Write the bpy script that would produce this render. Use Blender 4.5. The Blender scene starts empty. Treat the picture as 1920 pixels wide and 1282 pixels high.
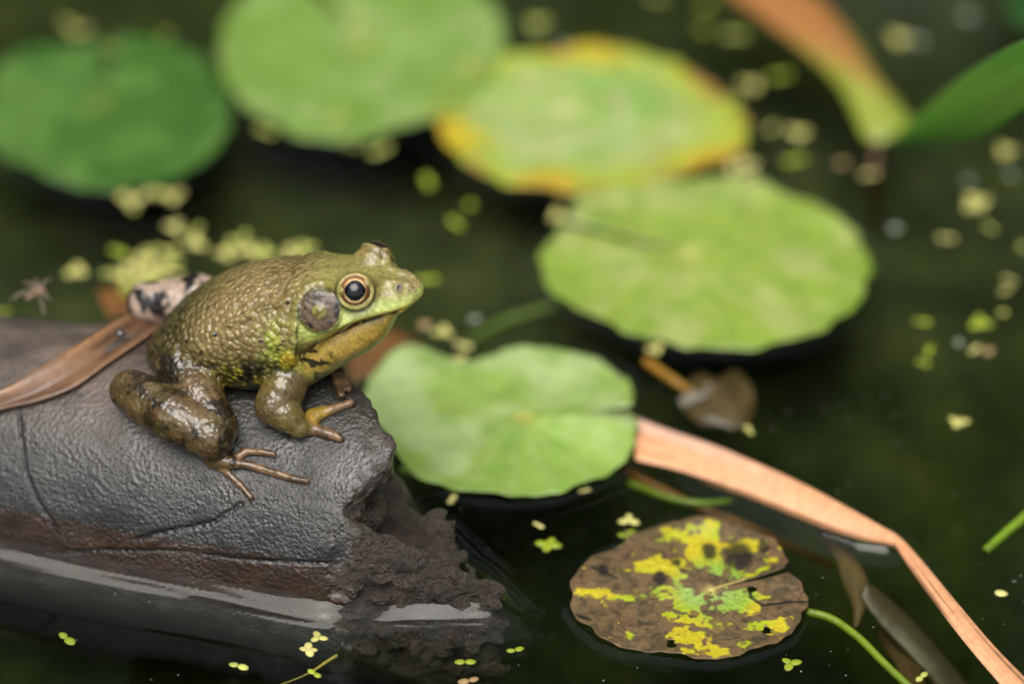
import bpy, math, random
import numpy as np
from mathutils import Vector

# ------------------------------------------------------------------ units
# 1 "u" = 0.15 mm; everything is modelled in u and scaled to metres on build
S = 0.00015
R = math.radians
EL, TH = R(35), R(17)
CE, SE, CT, ST = math.cos(EL), math.sin(EL), math.cos(TH), math.sin(TH)
scn = bpy.context.scene
col = scn.collection
rng = np.random.default_rng(7)
random.seed(7)

# ------------------------------------------------------------------ camera
DIST = 8000.0
FWD, UPV, RGT = np.array([0, CE, -SE]), np.array([0, SE, CE]), np.array([1.0, 0, 0])
O = np.array([0, 0, 485.0])
CAM = O + 360 * RGT - 81 * UPV - 52 * FWD - DIST * FWD
cd = bpy.data.cameras.new('camera')
cam = bpy.data.objects.new('camera', cd)
col.objects.link(cam)
cam.location = CAM * S
cam.rotation_euler = (R(90) - EL, 0, 0)
cd.sensor_width = 36.0
cd.lens = 36.0 * DIST / 1920.0
cd.clip_start, cd.clip_end = 0.05, 200.0
cd.dof.use_dof = True
cd.dof.focus_distance = (DIST - 30) * S
cd.dof.aperture_fstop = 3.3
cd.dof.aperture_blades = 0
scn.camera = cam

# ------------------------------------------------------------------ sky, sun, exposure
SUN_EL, SUN_AZ = R(63), R(197)          # azimuth measured from +Y towards +X
wd = bpy.data.worlds.new('World')
scn.world = wd
wd.use_nodes = True
wn, wl = wd.node_tree.nodes, wd.node_tree.links
sky = wn.new('ShaderNodeTexSky')
sky.sky_type = 'NISHITA'
sky.sun_disc = False
sky.sun_elevation = SUN_EL
sky.sun_rotation = SUN_AZ
sky.air_density, sky.dust_density, sky.ozone_density = 1.0, 4.0, 1.0
hs = wn.new('ShaderNodeHueSaturation')
hs.inputs['Saturation'].default_value = 0.4
wl.new(sky.outputs[0], hs.inputs['Color'])
bg = wn['Background']
wl.new(hs.outputs[0], bg.inputs['Color'])
bg.inputs['Strength'].default_value = 0.08
sd = bpy.data.lights.new('sun', 'SUN')
sd.energy = 1.5
sd.angle = R(47)
sd.color = (1.0, 0.95, 0.88)
sun = bpy.data.objects.new('sun', sd)
col.objects.link(sun)
sdir = Vector((math.sin(SUN_AZ) * math.cos(SUN_EL), math.cos(SUN_AZ) * math.cos(SUN_EL), math.sin(SUN_EL)))
sun.rotation_euler = sdir.to_track_quat('Z', 'Y').to_euler()
sun.location = sdir * 6
scn.view_settings.view_transform = 'Standard'
scn.view_settings.look = 'None'
scn.view_settings.exposure = 1.25
scn.view_settings.gamma = 1.0
scn.cycles.use_denoising = True
scn.cycles.max_bounces = 6
scn.cycles.transparent_max_bounces = 12
scn.cycles.sample_clamp_indirect = 6.0

# ------------------------------------------------------------------ geometry helpers
def ray(x, y):
    d = FWD * DIST + (x - 960) * RGT - (y - 641) * UPV
    return d / np.linalg.norm(d)

def un(x, y, z=0.0):
    """pixel -> point on the horizontal plane at height z"""
    d = ray(x, y)
    return CAM + d * ((z - CAM[2]) / d[2])

LIFT = np.array([0, -30 * CE / SE, 30.0])     # origin of the log frame above the water
def w2fd(P):
    P = np.asarray(P, float)
    return np.stack([CT * P[..., 0] - ST * P[..., 1], ST * P[..., 0] + CT * P[..., 1], P[..., 2]], -1)

def w2f(P):
    P = np.asarray(P, float) - LIFT
    return np.stack([CT * P[..., 0] - ST * P[..., 1], ST * P[..., 0] + CT * P[..., 1], P[..., 2]], -1)

def f2w(P):
    P = np.asarray(P, float)
    return np.stack([CT * P[..., 0] + ST * P[..., 1], -ST * P[..., 0] + CT * P[..., 1], P[..., 2]], -1) + LIFT

def fp(x, y, L):
    """pixel -> point in the log frame at side offset L"""
    d, c = w2fd(ray(x, y)), w2f(CAM)
    return c + d * ((L - c[1]) / d[1])

def sstep(a, b, x):
    t = np.clip((x - a) / (b - a), 0, 1)
    return t * t * (3 - 2 * t)

def lin(r, g, b, k=1 / 1.6):
    c = np.array([r, g, b], float) / 255
    return np.where(c <= .04045, c / 12.92, ((c + .055) / 1.055) ** 2.4) * k

def mix(a, b, t):
    return a + (b - a) * np.asarray(t)[..., None]

def _hash(i, j, k, seed):
    h = (i * 374761393 + j * 668265263 + k * 2147483647 + seed * 1442695041) & 0xffffffff
    h = ((h ^ (h >> 13)) * 1274126177) & 0xffffffff
    return ((h ^ (h >> 16)) & 0xffff) / 65535.0

def vnoise(P, f, seed=0):
    Q = np.asarray(P, float) * f
    I = np.floor(Q).astype(np.int64)
    T = Q - I
    T = T * T * (3 - 2 * T)
    out = np.zeros(Q.shape[:-1])
    for a in (0, 1):
        for b in (0, 1):
            for c in (0, 1):
                w = (T[..., 0] if a else 1 - T[..., 0]) * (T[..., 1] if b else 1 - T[..., 1]) * (T[..., 2] if c else 1 - T[..., 2])
                out += w * _hash(I[..., 0] + a, I[..., 1] + b, I[..., 2] + c, seed)
    return out

def fbm(P, f, n=4, seed=0):
    o, a, s = 0, .5, 0
    for i in range(n):
        o = o + a * vnoise(P, f * 2 ** i, seed + i * 17)
        s += a
        a *= .5
    return o / s

def catmull(pts, n):
    P = np.asarray(pts, float)
    P = np.vstack([2 * P[0] - P[1], P, 2 * P[-1] - P[-2]])
    out = []
    m = len(P) - 3
    for t in np.linspace(0, m - 1e-6, n):
        i = int(t); u = t - i
        a, b, c, d = P[i:i + 4]
        out.append(.5 * (2 * b + (c - a) * u + (2 * a - 5 * b + 4 * c - d) * u * u + (3 * b - 3 * c + d - a) * u ** 3))
    return np.array(out)

def mesh(name, V, Fc, mat=None, parent=None, origin=(0, 0, 0), cols=None, attrs=None, smooth=True):
    """V in world u; the object's origin is put at origin (world u)"""
    V = np.asarray(V, float)
    origin = np.asarray(origin, float)
    me = bpy.data.meshes.new(name)
    Fc = np.asarray(Fc) if not isinstance(Fc, list) else Fc
    if isinstance(Fc, np.ndarray) and Fc.ndim == 2:
        n, k = Fc.shape
        me.vertices.add(len(V)); me.loops.add(n * k); me.polygons.add(n)
        me.vertices.foreach_set('co', ((V - origin) * S).astype(np.float32).ravel())
        me.loops.foreach_set('vertex_index', Fc.astype(np.int32).ravel())
        me.polygons.foreach_set('loop_start', np.arange(0, n * k, k, dtype=np.int32))
        me.update(calc_edges=True)
        me.validate()
    else:
        me.from_pydata(((V - origin) * S).tolist(), [], [list(map(int, f)) for f in Fc])
    if smooth:
        me.polygons.foreach_set('use_smooth', np.ones(len(me.polygons), dtype=bool))
    if cols is not None:
        a = me.color_attributes.new('Col', 'FLOAT_COLOR', 'POINT')
        C = np.ones((len(V), 4), np.float32); C[:, :3] = np.clip(cols, 0, 1)
        a.data.foreach_set('color', C.ravel())
    for k_, v_ in (attrs or {}).items():
        a = me.attributes.new(k_, 'FLOAT', 'POINT')
        a.data.foreach_set('value', np.asarray(v_, np.float32))
    me.update()
    o = bpy.data.objects.new(name, me)
    col.objects.link(o)
    if mat: me.materials.append(mat)
    if parent is not None:
        o.parent = parent
        o.location = (origin - PORG.get(parent.name, np.zeros(3))) * S
    else:
        o.location = origin * S
    PORG[o.name] = origin
    return o
PORG = {}

def empty(name, origin):
    o = bpy.data.objects.new(name, None)
    o.empty_display_size = .01
    col.objects.link(o)
    o.location = np.asarray(origin, float) * S
    PORG[o.name] = np.asarray(origin, float)
    return o

def tag(o, label=None, cat=None, group=None, kind=None):
    if label: o['label'] = label
    if cat: o['category'] = cat
    if group: o['group'] = group
    if kind: o['kind'] = kind
    return o

# ------------------------------------------------------------------ materials
def material(name):
    m = bpy.data.materials.new(name)
    m.use_nodes = True
    return m, m.node_tree.nodes, m.node_tree.links, m.node_tree.nodes['Principled BSDF']

def objcoord(n, l, scale=(1, 1, 1)):
    tc = n.new('ShaderNodeTexCoord')
    mp = n.new('ShaderNodeMapping')
    mp.inputs['Scale'].default_value = [s / S for s in scale]
    l.new(tc.outputs['Object'], mp.inputs['Vector'])
    return mp.outputs['Vector']

def noise(n, l, vec, scale, detail=4, rough=.55):
    t = n.new('ShaderNodeTexNoise')
    t.inputs['Scale'].default_value = scale
    t.inputs['Detail'].default_value = detail
    t.inputs['Roughness'].default_value = rough
    l.new(vec, t.inputs['Vector'])
    return t.outputs['Fac']

def vor(n, l, vec, scale, feature='F1'):
    t = n.new('ShaderNodeTexVoronoi')
    t.feature = feature
    t.inputs['Scale'].default_value = scale
    l.new(vec, t.inputs['Vector'])
    return t.outputs['Distance']

def math_(n, l, op, a, b=None, c=None):
    m = n.new('ShaderNodeMath'); m.operation = op
    for i, v in enumerate((a, b, c)):
        if v is None: continue
        if isinstance(v, (int, float)): m.inputs[i].default_value = v
        else: l.new(v, m.inputs[i])
    return m.outputs[0]

def ramp(n, l, fac, stops):
    r = n.new('ShaderNodeValToRGB')
    e = r.color_ramp.elements
    while len(e) < len(stops): e.new(.5)
    for i, (p, c) in enumerate(stops):
        e[i].position = p
        e[i].color = (*c, 1) if len(c) == 3 else c
    l.new(fac, r.inputs[0])
    return r.outputs[0]

def maprange(n, l, v, a, b, c, d):
    m = n.new('ShaderNodeMapRange')
    for i, q in enumerate((a, b, c, d)): m.inputs[i + 1].default_value = q
    l.new(v, m.inputs[0])
    return m.outputs[0]

def bump(n, l, h, dist, strength=1.0, prev=None):
    b = n.new('ShaderNodeBump')
    b.inputs['Distance'].default_value = dist * S
    if isinstance(strength, (int, float)): b.inputs['Strength'].default_value = strength
    else: l.new(strength, b.inputs['Strength'])
    l.new(h, b.inputs['Height'])
    if prev: l.new(prev, b.inputs['Normal'])
    return b.outputs[0]

def attr(n, name):
    a = n.new('ShaderNodeAttribute'); a.attribute_name = name
    return a

def modulate(n, l, colour, fac, lo, hi):
    v = maprange(n, l, fac, .25, .75, lo, hi)
    m = n.new('ShaderNodeMix'); m.data_type = 'RGBA'; m.blend_type = 'MULTIPLY'
    m.inputs[0].default_value = 1
    l.new(colour, m.inputs[6])
    cb = n.new('ShaderNodeCombineColor')
    for i in range(3): l.new(v, cb.inputs[i])
    l.new(cb.outputs[0], m.inputs[7])
    return m.outputs[2]

def painted(name, rough=.5, spec=.5, nscale=.05, lo=.75, hi=1.25, bscale=.1, bdist=1.0, coat=0, stretch=(1, 1, 1)):
    """colour from the mesh's own paint, with grain and fine relief"""
    m, n, l, p = material(name)
    v = objcoord(n, l, stretch)
    c = attr(n, 'Col').outputs['Color']
    l.new(modulate(n, l, c, noise(n, l, v, nscale, 5), lo, hi), p.inputs['Base Color'])
    p.inputs['Roughness'].default_value = rough
    p.inputs['Specular IOR Level'].default_value = spec
    p.inputs['Coat Weight'].default_value = coat
    p.inputs['Coat Roughness'].default_value = .15
    l.new(bump(n, l, noise(n, l, v, bscale, 4), bdist), p.inputs['Normal'])
    return m

def make_frog_skin():
    m, n, l, p = material('frog_skin')
    v = objcoord(n, l)
    c = attr(n, 'Col').outputs['Color']
    fine = noise(n, l, v, .16, 3)
    l.new(modulate(n, l, modulate(n, l, c, fine, .6, 1.4), noise(n, l, v, .05, 4), .75, 1.25), p.inputs['Base Color'])
    wart = attr(n, 'wart').outputs['Fac']
    nz = n.new('ShaderNodeTexNoise'); nz.inputs['Scale'].default_value = .06
    l.new(v, nz.inputs['Vector'])
    ad = n.new('ShaderNodeVectorMath'); ad.operation = 'MULTIPLY_ADD'
    l.new(nz.outputs['Color'], ad.inputs[0]); ad.inputs[1].default_value = (7, 7, 7)
    l.new(v, ad.inputs[2])
    vd = n.new('ShaderNodeTexVoronoi'); vd.feature = 'SMOOTH_F1'
    vd.inputs['Scale'].default_value = .085
    vd.inputs['Smoothness'].default_value = .35
    l.new(ad.outputs[0], vd.inputs['Vector'])
    h = math_(n, l, 'SUBTRACT', 1.0, vd.outputs['Distance'])
    b1 = bump(n, l, h, 7.0, wart)
    b2 = bump(n, l, noise(n, l, v, .22, 3), 1.1, .55, b1)
    l.new(b2, p.inputs['Normal'])
    crack = maprange(n, l, vd.outputs['Distance'], .28, .62, 1.12, .22)
    keep = math_(n, l, 'MULTIPLY_ADD', attr(n, 'gran').outputs['Fac'], math_(n, l, 'SUBTRACT', crack, 1.0), 1.0)
    cb = n.new('ShaderNodeCombineColor')
    for i in range(3): l.new(keep, cb.inputs[i])
    mg = n.new('ShaderNodeMix'); mg.data_type = 'RGBA'; mg.blend_type = 'MULTIPLY'; mg.inputs[0].default_value = 1
    l.new(p.inputs['Base Color'].links[0].from_socket, mg.inputs[6]); l.new(cb.outputs[0], mg.inputs[7])
    l.new(mg.outputs[2], p.inputs['Base Color'])
    rg = attr(n, 'gloss').outputs['Fac']
    l.new(maprange(n, l, rg, 0, 1, .46, .2), p.inputs['Roughness'])
    p.inputs['Specular IOR Level'].default_value = .55
    return m

def make_wood():
    m, n, l, p = material('wet_wood')
    v = objcoord(n, l)
    vs = objcoord(n, l, (.35, 1, 1))
    c = attr(n, 'Col').outputs['Color']
    g = noise(n, l, vs, .03, 6, .65)
    c1 = modulate(n, l, c, g, .42, 1.55)
    c2 = modulate(n, l, c1, noise(n, l, v, .25, 3), .7, 1.3)
    l.new(modulate(n, l, c2, noise(n, l, v, .013, 5), .6, 1.35), p.inputs['Base Color'])
    rough = attr(n, 'rough').outputs['Fac']          # broken, splintered wood
    fine = noise(n, l, v, .17, 4, .6)
    grit = n.new('ShaderNodeTexVoronoi'); grit.feature = 'SMOOTH_F1'; grit.inputs['Scale'].default_value = .13
    l.new(v, grit.inputs['Vector'])
    b0 = bump(n, l, grit.outputs['Distance'], 3.2, maprange(n, l, g, .35, .6, .25, 1.0))
    big2 = noise(n, l, v, .012, 4)
    b1 = bump(n, l, fine, 4.2, maprange(n, l, big2, .38, .62, .3, 1.0), b0)
    big = noise(n, l, v, .07, 5, .6)
    b15 = bump(n, l, noise(n, l, v, .14, 4, .65), 5, rough, b1)
    b2 = bump(n, l, big, 15, rough, b15)
    l.new(b2, p.inputs['Normal'])
    wet = attr(n, 'wet').outputs['Fac']
    rr = maprange(n, l, wet, 0, 1, .46, .24)
    l.new(math_(n, l, 'ADD', rr, maprange(n, l, g, .3, .7, -.06, .1)), p.inputs['Roughness'])
    p.inputs['Specular IOR Level'].default_value = .55
    l.new(math_(n, l, 'MULTIPLY_ADD', rough, .5, math_(n, l, 'MULTIPLY', maprange(n, l, wet, 0, 1, .1, .5), maprange(n, l, big2, .35, .65, .25, 1.0))), p.inputs['Coat Weight'])
    p.inputs['Coat Roughness'].default_value = .16
    l.new(b2, p.inputs['Coat Normal'])
    return m

def make_water():
    m, n, l, p = material('pond_water')
    n.remove(p)
    out = n['Material Output']
    tr = n.new('ShaderNodeBsdfTransparent')
    gl = n.new('ShaderNodeBsdfGlossy'); gl.inputs['Roughness'].default_value = 0.02
    fr = n.new('ShaderNodeFresnel'); fr.inputs['IOR'].default_value = 1.36
    mx = n.new('ShaderNodeMixShader')
    l.new(fr.outputs[0], mx.inputs[0]); l.new(tr.outputs[0], mx.inputs[1]); l.new(gl.outputs[0], mx.inputs[2])
    v = objcoord(n, l, (1, 1, .2))
    b = bump(n, l, noise(n, l, v, .006, 3), 1.6, .5)
    l.new(b, gl.inputs['Normal']); l.new(b, fr.inputs['Normal'])
    l.new(mx.outputs[0], out.inputs['Surface'])
    va = n.new('ShaderNodeVolumeAbsorption')
    va.inputs['Color'].default_value = (.54, .62, .38, 1)
    va.inputs['Density'].default_value = 27.0
    l.new(va.outputs[0], out.inputs['Volume'])
    return m

def make_mud():
    m, n, l, p = material('pond_mud')
    v = objcoord(n, l)
    f = noise(n, l, v, .006, 7, .6)
    c = ramp(n, l, f, [(.25, (.025, .028, .014)), (.42, (.05, .058, .032)), (.55, (.085, .095, .05)), (.66, (.13, .13, .065)), (.8, (.2, .18, .09))])
    l.new(modulate(n, l, c, noise(n, l, v, .05, 4), .6, 1.4), p.inputs['Base Color'])
    p.inputs['Roughness'].default_value = .9
    l.new(bump(n, l, noise(n, l, v, .03, 6), 20), p.inputs['Normal'])
    return m

def make_flat(name, c, rough=.5, spec=.5, nscale=.08, lo=.7, hi=1.3, coat=0, trans=0):
    m, n, l, p = material(name)
    v = objcoord(n, l)
    rgb = n.new('ShaderNodeRGB'); rgb.outputs[0].default_value = (*c, 1)
    l.new(modulate(n, l, rgb.outputs[0], noise(n, l, v, nscale, 4), lo, hi), p.inputs['Base Color'])
    p.inputs['Roughness'].default_value = rough
    p.inputs['Specular IOR Level'].default_value = spec
    p.inputs['Coat Weight'].default_value = coat
    l.new(bump(n, l, noise(n, l, v, nscale * 2, 3), 1.0, .5), p.inputs['Normal'])
    return m

M = dict(
    skin=make_frog_skin(), wood=make_wood(), water=make_water(), mud=make_mud(),
    pad=painted('lily_pad_skin', .33, .65, .02, .85, 1.15, .03, 2.0),
    oldpad=painted('decayed_pad_skin', .5, .4, .12, .7, 1.3, .2, 1.6),
    leaf=painted('leaf_skin', .42, .5, .05, .8, 1.2, .06, 1.5),
    eye=painted('eye_surface', .04, .6, .12, .85, 1.15, .05, 0.0, coat=1.0),
    pupil=make_flat('pupil_black', (.002, .003, .005), .03, .4, .05, .9, 1.1, coat=0.0),
    bank=make_flat('bank_soil', (.035, .04, .018), .9, .2, .002),
    bankleaf=make_flat('bank_leaf', (.075, .11, .045), .7, .15, .0015, .5, 1.6),
)

# ------------------------------------------------------------------ signed distance modelling
def smin(a, b, k):
    h = np.clip(.5 + .5 * (b - a) / k, 0, 1)
    return b + (a - b) * h - k * h * (1 - h)

def smax(a, b, k):
    return -smin(-a, -b, k)

def loft(tab, e_up, e_dn, flare=0.0):
    T = np.array(tab, float)
    xs = np.linspace(T[0, 0], T[-1, 0], 300)
    cols_ = [np.interp(xs, T[:, 0], T[:, i]) for i in (1, 2, 3)]
    ker = np.exp(-np.linspace(-2, 2, 21) ** 2); ker /= ker.sum()
    cols_ = [np.convolve(np.pad(c, 10, mode='edge'), ker, 'valid') for c in cols_]
    x0, x1 = T[0, 0], T[-1, 0]
    def f(F, L, Z):
        U = Z - 485
        t, b, w = [np.interp(F, xs, c) for c in cols_]
        c = (t + b) / 2; h = np.maximum((t - b) / 2, 2); w = np.maximum(w, 2)
        y = (U - c) / h
        a = np.abs(L) / (w * (1 - .35 * flare - flare * np.clip(y, -1.1, 1.1)) if flare else w)
        ay = np.abs(y)
        up = (a ** e_up + ay ** e_up) ** (1 / e_up)
        dn = (a ** e_dn + ay ** e_dn) ** (1 / e_dn)
        rho = np.where(y > 0, up, dn)
        d = (rho - 1) * np.minimum(w, h) * .9
        out = np.maximum(np.maximum(x0 - F, F - x1), 0)
        return d + out
    return f

def seg(a, b, ra, rb):
    a, b = np.asarray(a, float), np.asarray(b, float)
    d = b - a; dd = d @ d
    def f(F, L, Z):
        px, py, pz = F - a[0], L - a[1], Z - a[2]
        h = np.clip((px * d[0] + py * d[1] + pz * d[2]) / dd, 0, 1)
        return np.sqrt((px - h * d[0]) ** 2 + (py - h * d[1]) ** 2 + (pz - h * d[2]) ** 2) - (ra + (rb - ra) * h)
    m = max(ra, rb)
    return f, np.minimum(a, b) - m, np.maximum(a, b) + m

def ball(c, r):
    c = np.asarray(c, float); r = np.asarray(r, float) * np.ones(3)
    def f(F, L, Z):
        q = np.sqrt(((F - c[0]) / r[0]) ** 2 + ((L - c[1]) / r[1]) ** 2 + ((Z - c[2]) / r[2]) ** 2)
        return (q - 1) * r.min()
    return f, c - r, c + r

def torus(c, ax, Rm, r):
    c = np.asarray(c, float); ax = np.asarray(ax, float) / np.linalg.norm(ax)
    def f(F, L, Z):
        px, py, pz = F - c[0], L - c[1], Z - c[2]
        h = px * ax[0] + py * ax[1] + pz * ax[2]
        q = np.sqrt(np.maximum(px * px + py * py + pz * pz - h * h, 0)) - Rm
        return np.sqrt(q * q + h * h) - r
    return f, c - Rm - r, c + Rm + r

def disc(c, ax, Rm, t, e=3.0):
    """a rounded coin"""
    c = np.asarray(c, float); ax = np.asarray(ax, float) / np.linalg.norm(ax)
    def f(F, L, Z):
        px, py, pz = F - c[0], L - c[1], Z - c[2]
        h = px * ax[0] + py * ax[1] + pz * ax[2]
        q = np.sqrt(np.maximum(px * px + py * py + pz * pz - h * h, 0))
        return (((q / Rm) ** e + np.abs(h / t) ** e) ** (1 / e) - 1) * t
    return f, c - Rm, c + Rm

def chain(pts, k_in):
    """limb: consecutive tapered segments, merged softly"""
    out = []
    for (p, r), (q, s) in zip(pts[:-1], pts[1:]):
        out.append(('u', seg(p, q, r, s), k_in))
    return out

def apply_ops(D, ops, F, L, Z, windowed=None):
    for op, (f, lo, hi), k in ops:
        if windowed is not None:
            fs, ls, zs = windowed
            m = k + 6
            i0, i1 = np.searchsorted(fs, lo[0] - m), np.searchsorted(fs, hi[0] + m)
            j0, j1 = np.searchsorted(ls, lo[1] - m), np.searchsorted(ls, hi[1] + m)
            k0, k1 = np.searchsorted(zs, lo[2] - m), np.searchsorted(zs, hi[2] + m)
            sl = (slice(i0, i1), slice(j0, j1), slice(k0, k1))
            if min(i1 - i0, j1 - j0, k1 - k0) <= 0: continue
            d = f(F[i0:i1], L[:, j0:j1], Z[:, :, k0:k1])
            D[sl] = smin(D[sl], d, k) if op == 'u' else smax(D[sl], -d, k)
        else:
            d = f(F, L, Z)
            D = smin(D, d, k) if op == 'u' else smax(D, -d, k)
    return D

def surface_nets(D, fs, ls, zs):
    nx, ny, nz = D.shape
    In = D < 0
    corners = [(a, b, c) for a in (0, 1) for b in (0, 1) for c in (0, 1)]
    cnt = np.zeros((nx - 1, ny - 1, nz - 1), np.int8)
    for a, b, c in corners:
        cnt += In[a:nx - 1 + a, b:ny - 1 + b, c:nz - 1 + c]
    act = (cnt > 0) & (cnt < 8)
    I, J, K = np.nonzero(act)
    vid = np.full(act.shape, -1, np.int64)
    vid[I, J, K] = np.arange(len(I))
    P = np.zeros((len(I), 3)); W = np.zeros(len(I))
    val = {cn: D[I + cn[0], J + cn[1], K + cn[2]].astype(float) for cn in corners}
    for ca in corners:
        for ax in range(3):
            if ca[ax]: continue
            cb = list(ca); cb[ax] = 1; cb = tuple(cb)
            va, vb = val[ca], val[cb]
            m = (va < 0) != (vb < 0)
            t = va[m] / (va[m] - vb[m])
            q = np.array(ca, float) + np.zeros((m.sum(), 3)); q[:, ax] += t
            P[m] += q; W[m] += 1
    P /= W[:, None]
    dx = np.array([fs[1] - fs[0], ls[1] - ls[0], zs[1] - zs[0]])
    P = (P + np.stack([I, J, K], 1)) * dx + np.array([fs[0], ls[0], zs[0]])
    quads = []
    for ax in range(3):
        o1, o2 = [(1, 2), (2, 0), (0, 1)][ax]
        sl0 = [slice(1, -1)] * 3; sl1 = [slice(1, -1)] * 3
        sl0[ax] = slice(0, -1); sl1[ax] = slice(1, None)
        a, b = In[tuple(sl0)], In[tuple(sl1)]
        for flip, mk in ((False, a & ~b), (True, ~a & b)):
            idx = np.stack(np.nonzero(mk), 1)
            off = np.ones(3, int); off[ax] = 0
            idx = idx + off
            def cell(d1, d2):
                q = idx.copy(); q[:, o1] -= d1; q[:, o2] -= d2
                return vid[q[:, 0], q[:, 1], q[:, 2]]
            f = np.stack([cell(0, 0), cell(1, 0), cell(1, 1), cell(0, 1)], 1)
            quads.append(f[:, ::-1] if flip else f)
    return P, np.vstack(quads)

def grid_axes(lo, hi, vox):
    fs, ls, zs = [np.arange(a, b + vox, vox) for a, b in zip(lo, hi)]
    return fs, ls, zs, fs[:, None, None], ls[None, :, None], zs[None, None, :]

def seg_dist(P, A, B):
    d = B - A
    h = np.clip(((P - A) @ d) / (d @ d), 0, 1)
    return np.linalg.norm(P - A - h[:, None] * d, axis=1)

def line_dist(P, pts):
    pts = np.asarray(pts, float)
    return np.min([seg_dist(P, a, b) for a, b in zip(pts[:-1], pts[1:])], 0)

# ------------------------------------------------------------------ the log
def logr(F): return np.interp(F, [-1300, -620, -330, 0, 220, 500], [262, 278, 300, 313, 317, 317])
def logc(F): return -313 + logr(F)

def log_cyl(F, L, Z):
    return np.sqrt((L - logc(F)) ** 2 + Z ** 2) - logr(F)

def onlog(x, y, h=0.0):
    d, c = w2fd(ray(x, y)), w2f(CAM)
    t = np.arange(DIST - 1500, DIST + 1800, .5)
    P = c + d * t[:, None]
    v = log_cyl(P[:, 0], P[:, 1], P[:, 2]) - h
    i = np.argmax(v < 0)
    return P[i] if v.min() < 0 else P[np.argmin(v)]

CRACKS = [[(36, 770), (42, 840), (52, 890), (68, 935), (95, 975), (108, 1000)],
          [(255, 1012), (300, 998), (345, 990), (400, 978), (430, 960), (452, 945)],
          [(0, 1036), (90, 1038), (200, 1030), (330, 1032), (480, 1050), (640, 1056)]]
CRACKS3 = [np.array([onlog(*p) for p in c]) for c in CRACKS]

def log_sdf(F, L, Z):
    sh = np.broadcast(F, L, Z).shape
    Q = np.stack([np.broadcast_to(F, sh), np.broadcast_to(L, sh), np.broadcast_to(Z, sh)], -1)
    n1 = vnoise(Q * np.array([.4, 1, 1]), 1 / 60, 3) - .5
    n2 = vnoise(Q, 1 / 26, 5) - .5
    n3 = vnoise(Q, 1 / 13, 6) - .5
    d = log_cyl(F, L, Z) + n1 * 3
    # upper break: a slanting face with a crumbled, overhanging lip
    rag = n2 * 34 + n3 * 16 + (vnoise(Q, 1 / 55, 9) - .5) * 40
    fb = 203 - 1.05 * (L + 132) * (L > -132) - .30 * (-132 - L) * (L < -132)
    over = np.interp(Z, [100, 150, 190, 230, 272], [-48, -48, -42, -20, 0])
    up = (F - (fb + over)) * .66 + rag * .55
    d_up = smax(d, up, 14)
    # lower tongue: near slab running down to the water, and a low rubble mound behind it
    near = -((L + 316) * .94 - (F - 95) * .342) + 2              # near waterline edge
    far = (F - 424) * .62 + (L + 196) * .78
    topz = np.interp(F, [-60, 40, 120, 180, 250, 330, 400, 430], [250, 225, 190, 158, 122, 82, 40, 4])
    ridge = np.exp(-((L - np.interp(F, [100, 420], [-262, -190])) / 46.0) ** 2)
    mound = np.exp(-(((F - 262) / 74.0) ** 2 + ((L + 62) / 58.0) ** 2))
    base = np.interp(F, [-60, 40, 120, 200, 420], [200, 150, 90, -5, -40])
    ht = np.maximum(base, topz * ridge) + 88 * mound
    lay = (vnoise(Q * np.array([.35, 1, 2.2]), 1 / 30, 12) - .5) * 26
    d_t = smax(smax((Z - ht) * .72, near * .9, 12), far * .8, 12) + n2 * 22 + n3 * 11 + lay * .5
    d_t = smax(d_t, np.abs(Z + 80) - 330, 4)
    d_t = smax(d_t, log_cyl(F, L, Z) + 3, 8)
    d_t = np.maximum(d_t, (70 - F) * .3)
    out = smin(d_up, d_t, 16)
    return out

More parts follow.
